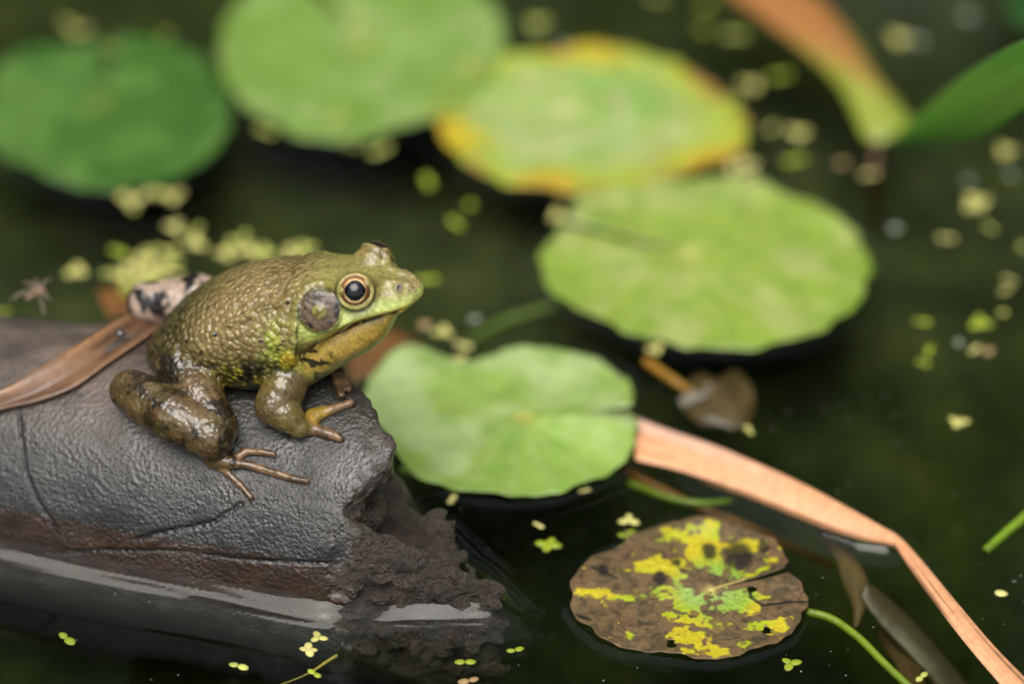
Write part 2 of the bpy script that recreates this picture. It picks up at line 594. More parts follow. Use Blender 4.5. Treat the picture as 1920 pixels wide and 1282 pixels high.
def build_log():
    vox = 4.2
    fs, ls, zs, F, L, Z = grid_axes((-1250, -345, -260), (450, 330, 330), vox)
    D = np.empty((len(fs), len(ls), len(zs)), np.float32)
    cut = np.searchsorted(fs, -60)
    # plain trunk
    sh = (cut, len(ls), len(zs))
    Fp = F[:cut]
    base = log_cyl(Fp, L, Z)
    D[:cut] = base
    band = np.nonzero(np.abs(base) < 14)
    Q = np.stack([fs[band[0]], ls[band[1]], zs[band[2]]], -1)
    D[:cut][band] += (vnoise(Q * np.array([.4, 1, 1]), 1 / 60, 3) - .5) * 3
    for i in range(cut, len(fs), 20):
        D[i:i + 20] = log_sdf(F[i:i + 20], L, Z)
    ops = []
    for c, w in zip(CRACKS3, (3.4, 4.0, 3.0)):
        for a, b in zip(c[:-1], c[1:]):
            ops.append(('s', seg(a, b, w, w), 3.0))
    apply_ops(D, ops, F, L, Z, (fs, ls, zs))
    D[0] = D[-1] = 5; D[:, 0] = D[:, -1] = 5; D[:, :, 0] = D[:, :, -1] = 5
    P, Q4 = surface_nets(D, fs, ls, zs)
    # paint
    n1, n2 = fbm(P * np.array([.3, 1, 1]), 1 / 70, 4, 21), fbm(P, 1 / 30, 4, 25)
    Zv, Fv = P[:, 2], P[:, 0]
    c = np.zeros_like(P) + lin(54, 52, 47)
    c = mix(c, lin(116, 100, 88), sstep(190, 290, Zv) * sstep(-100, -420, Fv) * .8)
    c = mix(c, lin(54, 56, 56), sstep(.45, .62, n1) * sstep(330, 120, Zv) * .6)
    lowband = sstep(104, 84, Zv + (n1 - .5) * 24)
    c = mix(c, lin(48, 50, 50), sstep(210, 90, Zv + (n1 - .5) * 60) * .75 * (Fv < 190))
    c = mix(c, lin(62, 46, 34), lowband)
    c = mix(c, lin(112, 114, 112), sstep(-25, -60, Zv + (n1 - .5) * 40) * (Fv < 150) * .9)  # submerged wood painted paler to imitate the log's reflection in the water
    bd = np.abs(log_cyl(P[:, 0], P[:, 1], P[:, 2]))
    broken = sstep(5, 13, bd) * (Fv > -60) + sstep(105, 190, Fv + (n2 - .5) * 190) * .6
    broken = np.clip(broken, 0, 1)
    c = mix(c, lin(84, 70, 58), broken * .85)
    c = mix(c, lin(58, 60, 30), broken * sstep(.55, .7, n2) * sstep(120, 30, Zv) * .6)
    for cr in CRACKS3:
        c = mix(c, lin(24, 20, 18), sstep(7, 3, line_dist(P, cr)) * .85)
    spots = vnoise(P, 1 / 14, 40)
    c = mix(c, lin(36, 32, 30), sstep(.9, .96, spots) * .8 * (1 - broken))
    wet = np.clip(sstep(-700, -100, Fv) * .6 + sstep(260, 80, Zv) * .45 + broken * .5, 0, 1)
    V = f2w(P)
    org = f2w(np.array([-300.0, -10, 0]))
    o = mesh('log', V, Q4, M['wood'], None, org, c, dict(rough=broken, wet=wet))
    tag(o, 'wet grey-brown log with a broken crumbling end lying half in the water', 'log')
    return o
build_log()

# ------------------------------------------------------------------ the frog
trunk = loft([(-352, -176, -186, 2), (-342, -150, -191, 44), (-322, -118, -194, 78), (-290, -76, -195, 101), (-250, -38, -196, 116),
              (-200, 0, -196, 127), (-150, 29, -195, 131), (-100, 47, -193, 130), (-50, 58, -190, 123), (0, 64, -170, 108),
              (40, 60, -120, 88), (80, 40, -60, 50), (100, 0, -10, 3)], 2.15, 2.5)
skull = loft([(-70, 20, -30, 60), (-40, 60, -36, 98), (0, 73, -31, 107), (30, 78, -21, 106), (60, 81, -6, 98), (90, 82, 12, 87), (120, 82, 23, 73),
              (150, 80, 29, 57), (170, 77, 34, 46), (184, 72, 38, 34), (192, 64, 42, 20), (197, 56, 48, 4)], 2.5, 4.5, .2)
jaw = loft([(-60, 0, -150, 90), (-20, -20, -176, 100), (0, -24, -168, 101), (30, -16, -144, 97), (57, -4, -119, 90), (84, 12, -98, 79), (110, 23, -80, 65),
            (130, 27, -58, 53), (143, 30, -36, 45), (154, 33, 2, 39), (170, 35, 20, 40), (180, 37, 26, 31), (187, 38, 32, 18), (191, 39, 36, 3)], 2.4, 2.0)

EYE_R = 32.5
GAZE = np.array([.22, -.76, .60]); GAZE /= np.linalg.norm(GAZE)
EYE_C = np.array([90.0, -52.0, 485 + 68.0])
mir = np.array([1, -1, 1.0])
DRS = []          # colour regions found later

# limbs; near side is L<0
hipN = fp(338, 690, -98)
kneeN = fp(402, 806, -203)
heelN = fp(243, 728, -152)
midN = onlog(400, 862, 13)
baseN = onlog(432, 866, 12)
calf = heelN + (kneeN - heelN) * .55 + np.array([0, -6, 8])
thighm = hipN + (kneeN - hipN) * .5 + np.array([2, 6, 4])
thigh_near = [(hipN, 48), (thighm, 43), (kneeN + np.array([6, 8, 2]), 38)]
shank_near = [(heelN + np.array([4, -4, -2]), 41), (heelN + (kneeN - heelN) * .25 + np.array([0, -8, 0]), 48), (calf + np.array([0, -8, -6]), 51), (kneeN + np.array([-4, -8, -8]), 46)]
foot_near = [(heelN + np.array([0, -4, -8]), 24), (heelN + (midN - heelN) * .5 + np.array([0, -6, -4]), 19), (midN, 14), (baseN, 13)]
def toe(b, pts, r0=9, r1=6.2, lift=5.0):
    P3 = [onlog(x, y, lift) for x, y in pts]
    rr = np.linspace(r0, r1, len(P3) + 1)
    out = [(b, r0 + 2)] + [(p, r) for p, r in zip(P3, rr[1:])]
    out[-1] = (out[-1][0], r1 + 1.2)
    return out
toes_near = [toe(onlog(396, 866, 8), [(420, 880), (450, 908), (471, 932)], 8.5, 5.2),
             toe(baseN, [(468, 872), (522, 888), (550, 897), (575, 901)], 9.5, 5.0),
             toe(baseN, [(462, 846), (490, 847), (513, 851)], 8, 5.2)]

hipF, kneeF = hipN * mir, np.array([-215, 170, 485 - 186.0])
heelF = fp(276, 566, 150)
calfF = heelF + (kneeF - heelF) * .5 + np.array([0, 6, 8])
thigh_far = [(hipF, 56), ((hipF + kneeF) / 2 + np.array([-20, 10, 6]), 50), (kneeF, 36)]
shank_far = [(heelF, 41), (heelF + (kneeF - heelF) * .3 + np.array([0, 0, 6]), 46), (calfF + np.array([0, 0, 10]), 47), (kneeF, 38)]
foot_far = [(heelF, 22), ((heelF + kneeF) / 2 + np.array([0, 22, -30]), 17), (kneeF + np.array([40, 20, -40]), 12)]

shN, elN = fp(548, 700, -88), fp(514, 760, -138)
wrN = onlog(560, 802, 17)
arm_near = [(shN, 38), ((shN + elN) / 2, 40), (elN, 36)]
fore_near = [(elN, 36), (elN + (wrN - elN) * .5 + np.array([0, 0, 4]), 31), (wrN, 20)]
fing_near = [toe(wrN, [(585, 803), (612, 812), (630, 817), (638, 822)], 14, 6.2, 6),
             toe(wrN + np.array([12, 12, -4]), [(596, 778), (622, 768), (658, 755)], 13, 6.4, 6),
             toe(wrN + np.array([6, 16, 0]), [(584, 776), (604, 768)], 12, 7, 5)]
shF, elF = shN * mir + np.array([0, 0, 0]), np.array([10, 120, 485 - 165.0])
wrF = onlog(620, 680, 16)
arm_far = [(shF, 36), (elF, 32)]
fore_far = [(elF, 32), (wrF, 18)]
fing_far = [toe(wrF, [(625, 694), (633, 716), (640, 741)], 12, 6.4, 6),
            toe(wrF, [(632, 684), (643, 704), (654, 729)], 11, 6.2, 6)]

ops_eye = []
for s in (np.ones(3), mir):
    c, g = EYE_C * s, GAZE * s
    ops_eye += [('u', ball(c, 37.0), 16.0)]
ops_eye += [('u', ball((182, 0, 485 + 58), (21, 27, 20)), 9.0)]
OPS_HEAD_DONE = []

def body_core(F, L, Z, win=None):
    if win is None:
        d = smin(trunk(F, L, Z), skull(F, L, Z), 26)
        d = smin(d, jaw(F, L, Z), 5)
        return d
    D = trunk(F, L, Z).astype(np.float32) * np.ones((1, 1, 1), np.float32)
    fs = win[0]
    i0 = np.searchsorted(fs, -110)
    D[i0:] = smin(D[i0:], skull(F[i0:], L, Z), 26)
    D[i0:] = smin(D[i0:], jaw(F[i0:], L, Z), 5)
    return D

def onbody(x, y):
    d, c = w2fd(ray(x, y)), w2f(CAM)
    t = np.arange(DIST - 500, DIST + 700, .7)
    P = c + d * t[:, None]
    v = body_core(P[:, 0], P[:, 1], P[:, 2])
    v = apply_ops(v, ops_eye, P[:, 0], P[:, 1], P[:, 2])
    i = np.argmax(v < 0)
    return P[i] if v.min() < 0 else P[np.argmin(v)]

def body_normal(p):
    e = 3.0
    g = []
    for a in np.eye(3) * e:
        q, r = p + a, p - a
        g.append(body_core(*[np.array([v]) for v in q])[0] - body_core(*[np.array([v]) for v in r])[0])
    g = np.array(g); return g / np.linalg.norm(g)

TYM = onbody(600, 583)
TYMN = body_normal(TYM); TYMN = TYMN * .6 + np.array([.16, -.8, .35]) * .4; TYMN /= np.linalg.norm(TYMN)
NOS = onbody(747, 540)
MOUTH = np.array([onbody(*p) for p in [(789, 566), (769, 575), (744, 585), (704, 597), (670, 607), (645, 620), (618, 632), (592, 643), (582, 655)]])
FOLD = np.array([onbody(*p) for p in [(640, 545), (622, 534), (600, 530), (578, 538), (563, 556), (555, 580), (552, 610), (553, 640), (550, 668)]])
DLF = np.array([onbody(*p) for p in [(562, 552), (530, 568), (500, 580), (465, 592), (430, 606)]])
CANTH = np.array([onbody(*p) for p in [(690, 530), (715, 528), (740, 530), (765, 534)]])
GLAND = onbody(541, 672)

ops = list(ops_eye)
both = [np.ones(3), mir]
for s in both:
    g = GAZE * s
    ops += [('u', torus(EYE_C * s + g * 18.5, g, 31.0, 3.8), 4.0),
            ('s', ball(EYE_C * s + g * 9, EYE_R - 2), 2.0),
            ('s', disc(TYM * s + TYMN * s * (1 if s[1] > 0 else 3), TYMN * s, 44, 7), 5.0)] + ([
            ('u', disc(TYM * s - TYMN * s * 5, TYMN * s, 40, 8), 2.5),
            ('u', ball(TYM * s - TYMN * s * 6, 15.5), 7.0)] if s[1] > 0 else []) + [
            ('u', ball(NOS * s, 8.0), 8.0),
            ('s', ball((NOS + np.array([3, -5, 5])) * s, 4.2), 2.0),
            ('u', ball(GLAND * s, (13, 10, 16)), 10.0)]
    for pts, r, k in (((FOLD * s, 5.5, 8.0),) if s[1] > 0 else ()) + ((DLF * s, 4.5, 9.0), (CANTH * s, 4.0, 10.0)):
        ops += [('u', seg(a, b, r, r), k) for a, b in zip(pts[:-1], pts[1:])]
LIMBS = []
for pts, k in ((thigh_near, 16), (arm_near, 10), (thigh_far, 14), (arm_far, 10)):
    LIMBS += chain(pts, k)
for pts, k in ((shank_near, 3), (shank_far, 5), (fore_near, 9), (fore_far, 8), (foot_near, 7), (foot_far, 8)):
    LIMBS += chain(pts, k)
TOES = []
for t in toes_near + fing_near + fing_far:
    TOES += chain(t, 5)
ops = ops + LIMBS + TOES

def build_frog():
    vox = 2.8
    fs, ls, zs, F, L, Z = grid_axes((-470, -290, 140), (215, 260, 605), vox)
    D = body_core(F, L, Z, (fs, ls, zs))
    apply_ops(D, ops, F, L, Z, (fs, ls, zs))
    P, Q4 = surface_nets(D, fs, ls, zs)
    A = [P[:, i] for i in range(3)]
    d_body = body_core(*A)
    d_limb = np.min([f(*A) for _, (f, _, _), _ in LIMBS], 0)
    d_toe = np.min([f(*A) for _, (f, _, _), _ in TOES], 0)
    limb = sstep(-6, 8, d_body - np.minimum(d_limb, d_toe))
    toes_ = sstep(0, 6, d_limb - d_toe) * limb
    Fv, Lv, Uv = P[:, 0], P[:, 1], P[:, 2] - 485
    n1, n2, n3 = fbm(P, 1 / 60, 4, 1), fbm(P, 1 / 24, 4, 2), fbm(P, 1 / 11, 3, 3)
    # side line of the trunk: 1 on top, 0 at the belly
    hgt = np.interp(Fv, [-350, -290, -150, 0, 60], [-180, -110, -60, -30, -30])
    top = sstep(-95, 30, Uv - hgt)
    c = np.zeros_like(P) + lin(152, 132, 84)
    c = mix(c, lin(122, 106, 58), sstep(.45, .65, n1) * .7)
    c = mix(c, lin(150, 144, 78), sstep(-60, 40, Fv) * .85)
    c = mix(c, lin(90, 82, 40), sstep(-170, -290, Fv + (n1 - .5) * 60) * .9)
    flank = (1 - sstep(-55, 5, Uv - hgt + (n1 - .5) * 30))
    c = mix(c, lin(118, 108, 50), flank)
    c = mix(c, lin(158, 150, 44), flank * sstep(.5, .62, n2) * .8 * sstep(-260, -120, Fv))
    c = mix(c, lin(168, 150, 36), (1 - sstep(-165, -110, Uv)) * sstep(-240, -140, Fv) * .75)
    c = mix(c, lin(22, 23, 14), sstep(.51, .57, fbm(P, 1 / 26, 3, 31)) * flank * sstep(-330, -200, Fv) * .9)
    c = mix(c, lin(168, 178, 66), sstep(75, 25, np.linalg.norm(P - onbody(528, 652), axis=1)) * sstep(.4, .6, n2 + .08) * .8)
    c = mix(c, lin(36, 34, 18), sstep(.48, .58, fbm(P, 1 / 16, 3, 35)) * sstep(-200, -280, Fv) * (1 - sstep(-60, 20, Uv - hgt)) * .7)
    # head
    hd = sstep(-25, 25, Fv)
    face = hd * (1 - sstep(52, 78, Uv - np.interp(Fv, [20, 200], [-12, -4])))
    c = mix(c, lin(172, 188, 92), face)
    mz = np.interp(Fv, [-40, 0, 30, 60, 90, 120, 150, 175, 192, 201], [-36, -31, -21, -5, 13, 24, 29, 36, 40, 46])
    above = Uv - mz
    c = mix(c, lin(206, 222, 126), hd * sstep(40, 20, above) * sstep(-2, 2, above) * sstep(40, 80, Fv))
    c = mix(c, lin(228, 232, 180), hd * np.exp(-((above - 26) / 9) ** 2) * sstep(70, 100, Fv) * sstep(150, 120, Fv) * .7)
    c = mix(c, lin(212, 206, 104), hd * sstep(16, 6, above) * sstep(-2, 2, above))
    c = mix(c, lin(158, 140, 92), sstep(140, 190, Fv) * sstep(14, 30, above) * .75)
    # throat
    thr = sstep(0, -3, above) * sstep(-20, 15, Fv)
    c = mix(c, lin(198, 164, 78), thr)
    c = mix(c, lin(166, 146, 52), thr * sstep(.45, .65, n2) * .6)
    pale = thr * sstep(.25, .75, -body_n_z(P)) 
    c = mix(c, lin(158, 176, 126), pale * .9)
    c = mix(c, lin(192, 170, 48), sstep(0, -3, above) * sstep(-14, -5, above) * sstep(30, 60, Fv) * .8)
    chest = sstep(-70, -110, Uv) * sstep(-40, 0, Fv)
    c = mix(c, lin(150, 150, 60), chest * .5)
    # black mottling under the jaw corner
    jc = onbody(588, 676)
    dj = np.linalg.norm(P - jc, axis=1)
    c = mix(c, lin(22, 25, 14), sstep(58, 22, dj) * sstep(.46, .54, fbm(P, 1 / 17, 3, 51)) * .95)
    c = mix(c, lin(22, 22, 14), sstep(75, 30, np.linalg.norm(P - onbody(563, 722), axis=1)) * sstep(.5, .57, fbm(P, 1 / 20, 3, 57)) * .9)
    for s in both:
        Pm = P * s
        c = mix(c, lin(30, 28, 16), sstep(4.0, 1.6, line_dist(Pm, MOUTH) + np.where(above > 0, above * .6, 0)) * .95 * sstep(.25, .4, n3 + .1))
        # eardrum
        q = Pm - TYM
        h = q @ TYMN
        rr = np.sqrt(np.maximum((q * q).sum(1) - h * h, 0))
        on = (np.abs(h) < 26)
        rr_n = rr + (n3 - .5) * 8
        tc = np.zeros_like(P) + lin(104, 84, 60)
        tc = mix(tc, lin(88, 70, 52), sstep(.4, .6, n2))
        tc = mix(tc, lin(28, 24, 20), sstep(22, 27, rr_n) * sstep(38, 34, rr_n) * sstep(.46, .56, fbm(P, 1 / 16, 3, 71)))
        tc = mix(tc, mix(np.zeros_like(P) + lin(160, 158, 84), lin(112, 104, 50), sstep(.45, .6, n3)), sstep(14.5, 11, rr))
        c = np.where((on & (rr < 39.5))[:, None], mix(c, tc, sstep(39.5, 37.5, rr)), c)
        ringd = np.exp(-((rr - 41.5) / 2.2) ** 2) * on
        c = mix(c, lin(24, 24, 14), ringd * .95 * sstep(.1, .5, n2 + .25 * np.sign(-q[:, 0]) + .1))
        df = line_dist(Pm, FOLD)
        c = mix(c, lin(150, 146, 62), sstep(9, 4, df) * .7)
        c = mix(c, lin(28, 28, 16), sstep(3.5, 1.5, line_dist(Pm, FOLD[4:] + np.array([5, -4, 0]))) * .8)
        c = mix(c, lin(146, 132, 78), sstep(9, 4, line_dist(Pm, DLF)) * .5)
        c = mix(c, lin(206, 178, 50), sstep(24, 12, np.linalg.norm(Pm - GLAND, axis=1)) * .9)
        # eye lids
        q = Pm - (EYE_C + GAZE * 18.5)
        h = q @ GAZE
        rr = np.sqrt(np.maximum((q * q).sum(1) - h * h, 0))
        c = mix(c, lin(206, 192, 116), np.exp(-((rr - 31.5) / 3.2) ** 2) * np.exp(-((h - 2) / 6) ** 2) * .9)
        c = mix(c, lin(28, 26, 16), np.exp(-((rr - 36.5) / 2.4) ** 2) * (np.abs(h) < 14) * .9)
        c = mix(c, lin(150, 128, 74), np.exp(-((rr - 36) / 8) ** 2) * sstep(4, 20, q[:, 2]) * (np.abs(h) < 30) * .6)
        lidtop = np.linalg.norm(Pm - EYE_C, axis=1)
        c = mix(c, lin(138, 116, 72), sstep(44, 38, lidtop) * sstep(8, 24, Pm[:, 2] - EYE_C[2]) * sstep(-.1, -.5, ((Pm - EYE_C) @ GAZE) / 38) * .7)
        c = mix(c, lin(26, 22, 20), sstep(7.5, 5, np.linalg.norm(Pm - NOS - np.array([2, -3, 3]), axis=1)) * .9)
    for (x, y, r) in [(540, 567, 7), (404, 627, 7), (489, 640, 6), (455, 588, 4), (520, 491, 4), (616, 499, 3), (430, 560, 3), (470, 545, 3), (545, 612, 4),
                      (775, 540, 3), (783, 552, 2.5), (768, 545, 2), (520, 655, 5), (350, 640, 5), (376, 660, 4), (330, 610, 4)]:
        c = mix(c, lin(20, 22, 22), sstep(r, r * .5, np.linalg.norm(P - onbody(x, y), axis=1)))
    # limbs
    lc = np.zeros_like(P) + lin(98, 78, 48)
    lc = mix(lc, lin(74, 64, 32), sstep(.42, .6, n1) * .8)
    lc = mix(lc, lin(34, 28, 18), sstep(.56, .61, fbm(P * np.array([1, .7, .7]), 1 / 34, 3, 81)) * .85)
    lc = mix(lc, lin(34, 28, 18), sstep(.57, .63, n2) * .7)
    lc = mix(lc, lin(132, 112, 76), sstep(.42, .34, n2) * .5)
    farleg = (Lv > 60) & (Fv < -180)
    fl = np.zeros_like(P) + lin(190, 166, 146)
    band = (vnoise(P * np.array([1.0, .35, 1.0]), 1 / 36, 91) + (n2 - .5) * .5)
    bars = np.sin((Fv + .9 * Uv + (n1 - .5) * 150) / 13.0) * .5 + .5
    fl = mix(fl, lin(28, 24, 22), sstep(.55, .65, bars * .45 + (n2 - .5) * 1.6 + .3) * sstep(-215, -185, Uv + (n1 - .5) * 40))
    fl = mix(fl, lin(28, 24, 22), sstep(-428, -446, Fv) * sstep(.4, .5, n2 + .1))
    fl = mix(fl, lin(150, 140, 130), sstep(-195, -225, Uv))
    lc = np.where(farleg[:, None], fl, lc)
    armm = (Fv > -110) & (Lv < 0) & (Uv > -260)
    ac = mix(np.zeros_like(P) + lin(98, 82, 48), lin(112, 98, 52), sstep(.4, .6, n1))
    ac = mix(ac, lin(60, 50, 28), sstep(.6, .68, n2) * .7)
    dA = np.min([f(*A) for _, (f, _, _), _ in chain(arm_near, 1) + chain(fore_near, 1)], 0)
    lc = np.where((dA < 12)[:, None] & armm[:, None], ac, lc)
    tcx = mix(np.zeros_like(P) + lin(132, 104, 72), lin(92, 70, 46), sstep(.45, .6, n2))
    lc = mix(lc, tcx, toes_)
    palm = sstep(40, 18, np.linalg.norm(P - onlog(590, 778, 8), axis=1)) * (Fv > -60)
    lc = mix(lc, lin(168, 140, 52), palm * .8)
    c = mix(c, lc, limb)
    wart = np.clip(.78 * sstep(30, -40, Fv) * (1 - limb) + .16 + .2 * limb * (1 - toes_), 0, 1)
    wart *= 1 - .9 * thr
    gloss = np.clip(.6 + .32 * limb + .15 * (n1 - .5), 0, 1)
    gloss = gloss * (1 - .4 * thr)
    gran = np.clip((flank * .9 + sstep(-190, -280, Fv) * .7) * (1 - limb) * (1 - thr) * sstep(20, -30, Fv) + .18 * (1 - limb) * sstep(20, -40, Fv), 0, 1)
    return P, Q4, c, wart, gloss, gran

def body_n_z(P):
    e = 3.0
    g = [body_core(*(P + a).T) - body_core(*(P - a).T) for a in np.eye(3) * e]
    g = np.array(g)
    return g[2] / np.maximum(np.linalg.norm(g, axis=0), 1e-6)

forg = f2w(np.array([-150.0, 0, 300]))
frog = empty('frog', forg)
tag(frog, 'green-brown frog with yellow throat sitting on the wet log', 'frog')
P_, Q_, c_, w_, g_, gr_ = build_frog()
body = mesh('body', f2w(P_), Q_, M['skin'], frog, forg, c_, dict(wart=w_, gloss=g_, gran=gr_))

def build_eye(s):
    far_side = s[1] < 0
    g = GAZE * s if s[1] > 0 else np.array([.38, .86, .34])
    ctr = (EYE_C + GAZE * 8) * s
    upv = np.array([0, 0, 1.0]); side = np.cross(upv, g); side /= np.linalg.norm(side); upv = np.cross(g, side)
    nr, ns = 60, 72
    V, C = [], []
    for i in range(nr + 1):
        a = R(95) * i / nr
        for j in range(ns):
            b = 2 * math.pi * j / ns
            V.append(ctr + EYE_R * (math.cos(a) * g + math.sin(a) * (math.cos(b) * side + math.sin(b) * upv)))
            deg = math.degrees(a) * (1 + .05 * math.cos(2 * b))
            nzz = random.random()
            if deg < 35.5: cc = lin(6, 6, 8)
            elif deg < 40.5: cc = lin(236, 206, 140, .9)
            elif deg < 62:
                t = (deg - 39) / 23
                cc = lin(140, 96, 58) * (1 - t) + lin(72, 46, 30) * t
                if math.sin(b) > .35: cc = cc * 1.1 + lin(180, 122, 88) * .4
                cc = cc * (.65 + .7 * nzz)
            elif deg < 66: cc = lin(30, 22, 14)
            else: cc = lin(70, 56, 30)
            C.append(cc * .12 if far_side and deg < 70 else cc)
    Fc = []
    for i in range(nr):
        for j in range(ns):
            k = (j + 1) % ns
            q = [i * ns + j, (i + 1) * ns + j, (i + 1) * ns + k, i * ns + k]
            Fc.append(q if s[1] > 0 else q[::-1])
    Fc = np.array(Fc)
    # consistent outward winding
    V = np.array(V)
    f = Fc[nr * ns // 2]
    nn = np.cross(V[f[1]] - V[f[0]], V[f[2]] - V[f[0]])
    if nn @ (V[f[0]] - ctr) < 0: Fc = Fc[:, ::-1]
    e = mesh('eye', f2w(V), Fc, M['eye'], frog, f2w(ctr), np.array(C))
    # pupil: a shallow dark lens just proud of the iris
    PV, PF = [], []
    for i in range(13):
        a = R(34.5) * i / 12
        for j in range(48):
            b = 2 * math.pi * j / 48
            aa = a * (1 + .09 * math.cos(2 * b) * (i / 12)) 
            PV.append(ctr + (EYE_R + .35) * (math.cos(aa) * g + math.sin(aa) * (math.cos(b) * side + math.sin(b) * upv)))
    for i in range(12):
        for j in range(48):
            k = (j + 1) % 48
            PF.append([i * 48 + j, (i + 1) * 48 + j, (i + 1) * 48 + k, i * 48 + k])
    PV, PF = np.array(PV), np.array(PF)
    f = PF[300]
    if np.cross(PV[f[1]] - PV[f[0]], PV[f[2]] - PV[f[0]]) @ (PV[f[0]] - ctr) < 0: PF = PF[:, ::-1]
    mesh('pupil', f2w(PV), PF, M['pupil'], e, f2w(ctr))
for s in both: build_eye(s)

# ------------------------------------------------------------------ lily pads
PADS = []     # (centre, radius function) for the water's edge
def make_pad(label, outline, centre, notch, paint, group, z0=10.0, und=6.0, rim=5.0, rings=34, segs=150, mat='pad',
             notch_w=(.02, .05), tilt=None, lobes=None, holes=(), seed=0, flat=False):
    """outline: pixels round the pad; centre pixel; notch: pixel where the slit opens (or None)"""
    c = un(*centre)
    po = np.array([un(*p) for p in outline])[:, :2] - c[:2]
    ang = np.arctan2(po[:, 1], po[:, 0]); rad = np.hypot(po[:, 0], po[:, 1])
    od = np.argsort(ang); ang, rad = ang[od], rad[od]
    aa = np.concatenate([ang - 2 * np.pi, ang, ang + 2 * np.pi]); rr = np.tile(rad, 3)
    dense = np.linspace(-np.pi, np.pi, 721)
    rd = np.interp(dense, aa, rr)
    ker = np.exp(-np.linspace(-2, 2, 25) ** 2); ker /= ker.sum()
    rd = np.convolve(np.concatenate([rd[-13:-1], rd, rd[1:13]]), ker, 'valid')
    rfun = lambda t: np.interp((t + np.pi) % (2 * np.pi) - np.pi, dense, rd)
    PADS.append((c, rfun))
    if notch is not None:
        d = un(*notch) - c
        na = math.atan2(d[1], d[0])
    else:
        na = 0
    w0, w1 = notch_w if notch is not None else (0, 0)
    closed = notch is None
    th = np.linspace(na + 1e-4, na + 2 * np.pi - 1e-4, segs + 1)
    if closed: th = th[:-1]
    t01 = np.linspace(0, 1, len(th))
    rho = np.linspace(0.012, 1, rings + 1)
    TT, RR = np.meshgrid(th, rho)
    edge = 1 + .012 * np.sin(TT * 17 + seed) + .008 * np.sin(TT * 31 + seed * 2)
    rad_ = RR * rfun(TT) * (1 + (edge - 1) * RR)
    # the slit widens outward
    if not closed:
        off = np.minimum(TT - na, na + 2 * np.pi - TT)
        sgn = np.where(TT - na < np.pi, 1, -1)
        TT2 = TT + sgn * (w0 + w1 * RR) * np.exp(-off / .25)
    else:
        TT2 = TT
    X, Y = c[0] + rad_ * np.cos(TT2), c[1] + rad_ * np.sin(TT2)
    Q = np.stack([X, Y, 0 * X], -1)
    veins = np.abs(np.sin(TT * 9 + .6 * np.sin(RR * 6)))
    Zr = z0 + und * 2 * (fbm(Q, 1 / 130, 3, 100 + seed) - .5) + rim * RR ** 6 + 1.4 * (1 - veins) ** 3 * (RR > .08) + 3 * np.sin(TT * 9 + seed) * RR ** 5
    Zr = Zr - 5 * np.exp(-(RR / .06) ** 2)
    if tilt is not None: Zr = Zr + tilt(X, Y, TT, RR, na)
    Zr = np.maximum(Zr, 3.0)
    V = np.stack([X, Y, Zr], -1).reshape(-1, 3)
    n = len(th)
    Fc = []
    hp = [(un(hx, hy)[:2], hr) for hx, hy, hr in holes]
    for i in range(rings):
        for j in range(n if closed else n - 1):
            k = (j + 1) % n
            f = [i * n + j, (i + 1) * n + j, (i + 1) * n + k, i * n + k]
            if hp:
                m = V[f, :2].mean(0)
                q = m - 0
                if any(((q[0] - h[0]) ** 2 + ((q[1] - h[1]) * .75) ** 2) < (hr * (.75 + .5 * vnoise(np.array([m[0], m[1], 0]), 1 / 9, 3))) ** 2 for h, hr in hp): continue
            Fc.append(f)
    C = paint(V, TT.ravel(), RR.ravel(), na)
    o = mesh('lily_pad', V, np.array(Fc), M[mat], None, np.array([c[0], c[1], 0.0]), C)
    md = o.modifiers.new('thickness', 'SOLIDIFY'); md.thickness = 2.6 * S; md.offset = -1
    tag(o, label, 'lily pad', group)
    return o

def ell(cx, cy, a, b, bumps=()):
    pts = []
    for t in np.linspace(0, 2 * np.pi, 40, endpoint=False):
        k = 1 + sum(h * math.exp(-(((t - t0 + math.pi) % (2 * math.pi) - math.pi) / w) ** 2) for t0, w, h in bumps)
        pts.append((cx + a * k * math.cos(t), cy + b * k * math.sin(t)))
    return pts

def paint_green(base, pale, dark, seed, heart=(190, 190, 70)):
    def f(V, T, Rr, na):
        n1, n2 = fbm(V, 1 / 120, 3, seed), fbm(V, 1 / 45, 3, seed + 5)
        c = np.zeros_like(V) + lin(*base)
        c = mix(c, lin(*pale), sstep(.40, .62, n1) * .95)  # broad pale mottling, strengthened to stand in for sky sheen
        c = mix(c, lin(*dark), sstep(.5, .7, n2) * .55)
        veins = (1 - np.abs(np.sin(T * 9 + .6 * np.sin(Rr * 6)))) ** 4
        c = mix(c, lin(*pale), veins * sstep(.05, .2, Rr) * (1 - Rr * .6) * .8)
        c = mix(c, lin(*heart), np.exp(-(Rr / .07) ** 2) * .9)
        c = mix(c, lin(*dark), sstep(.93, 1, Rr) * .35)
        return c
    return f

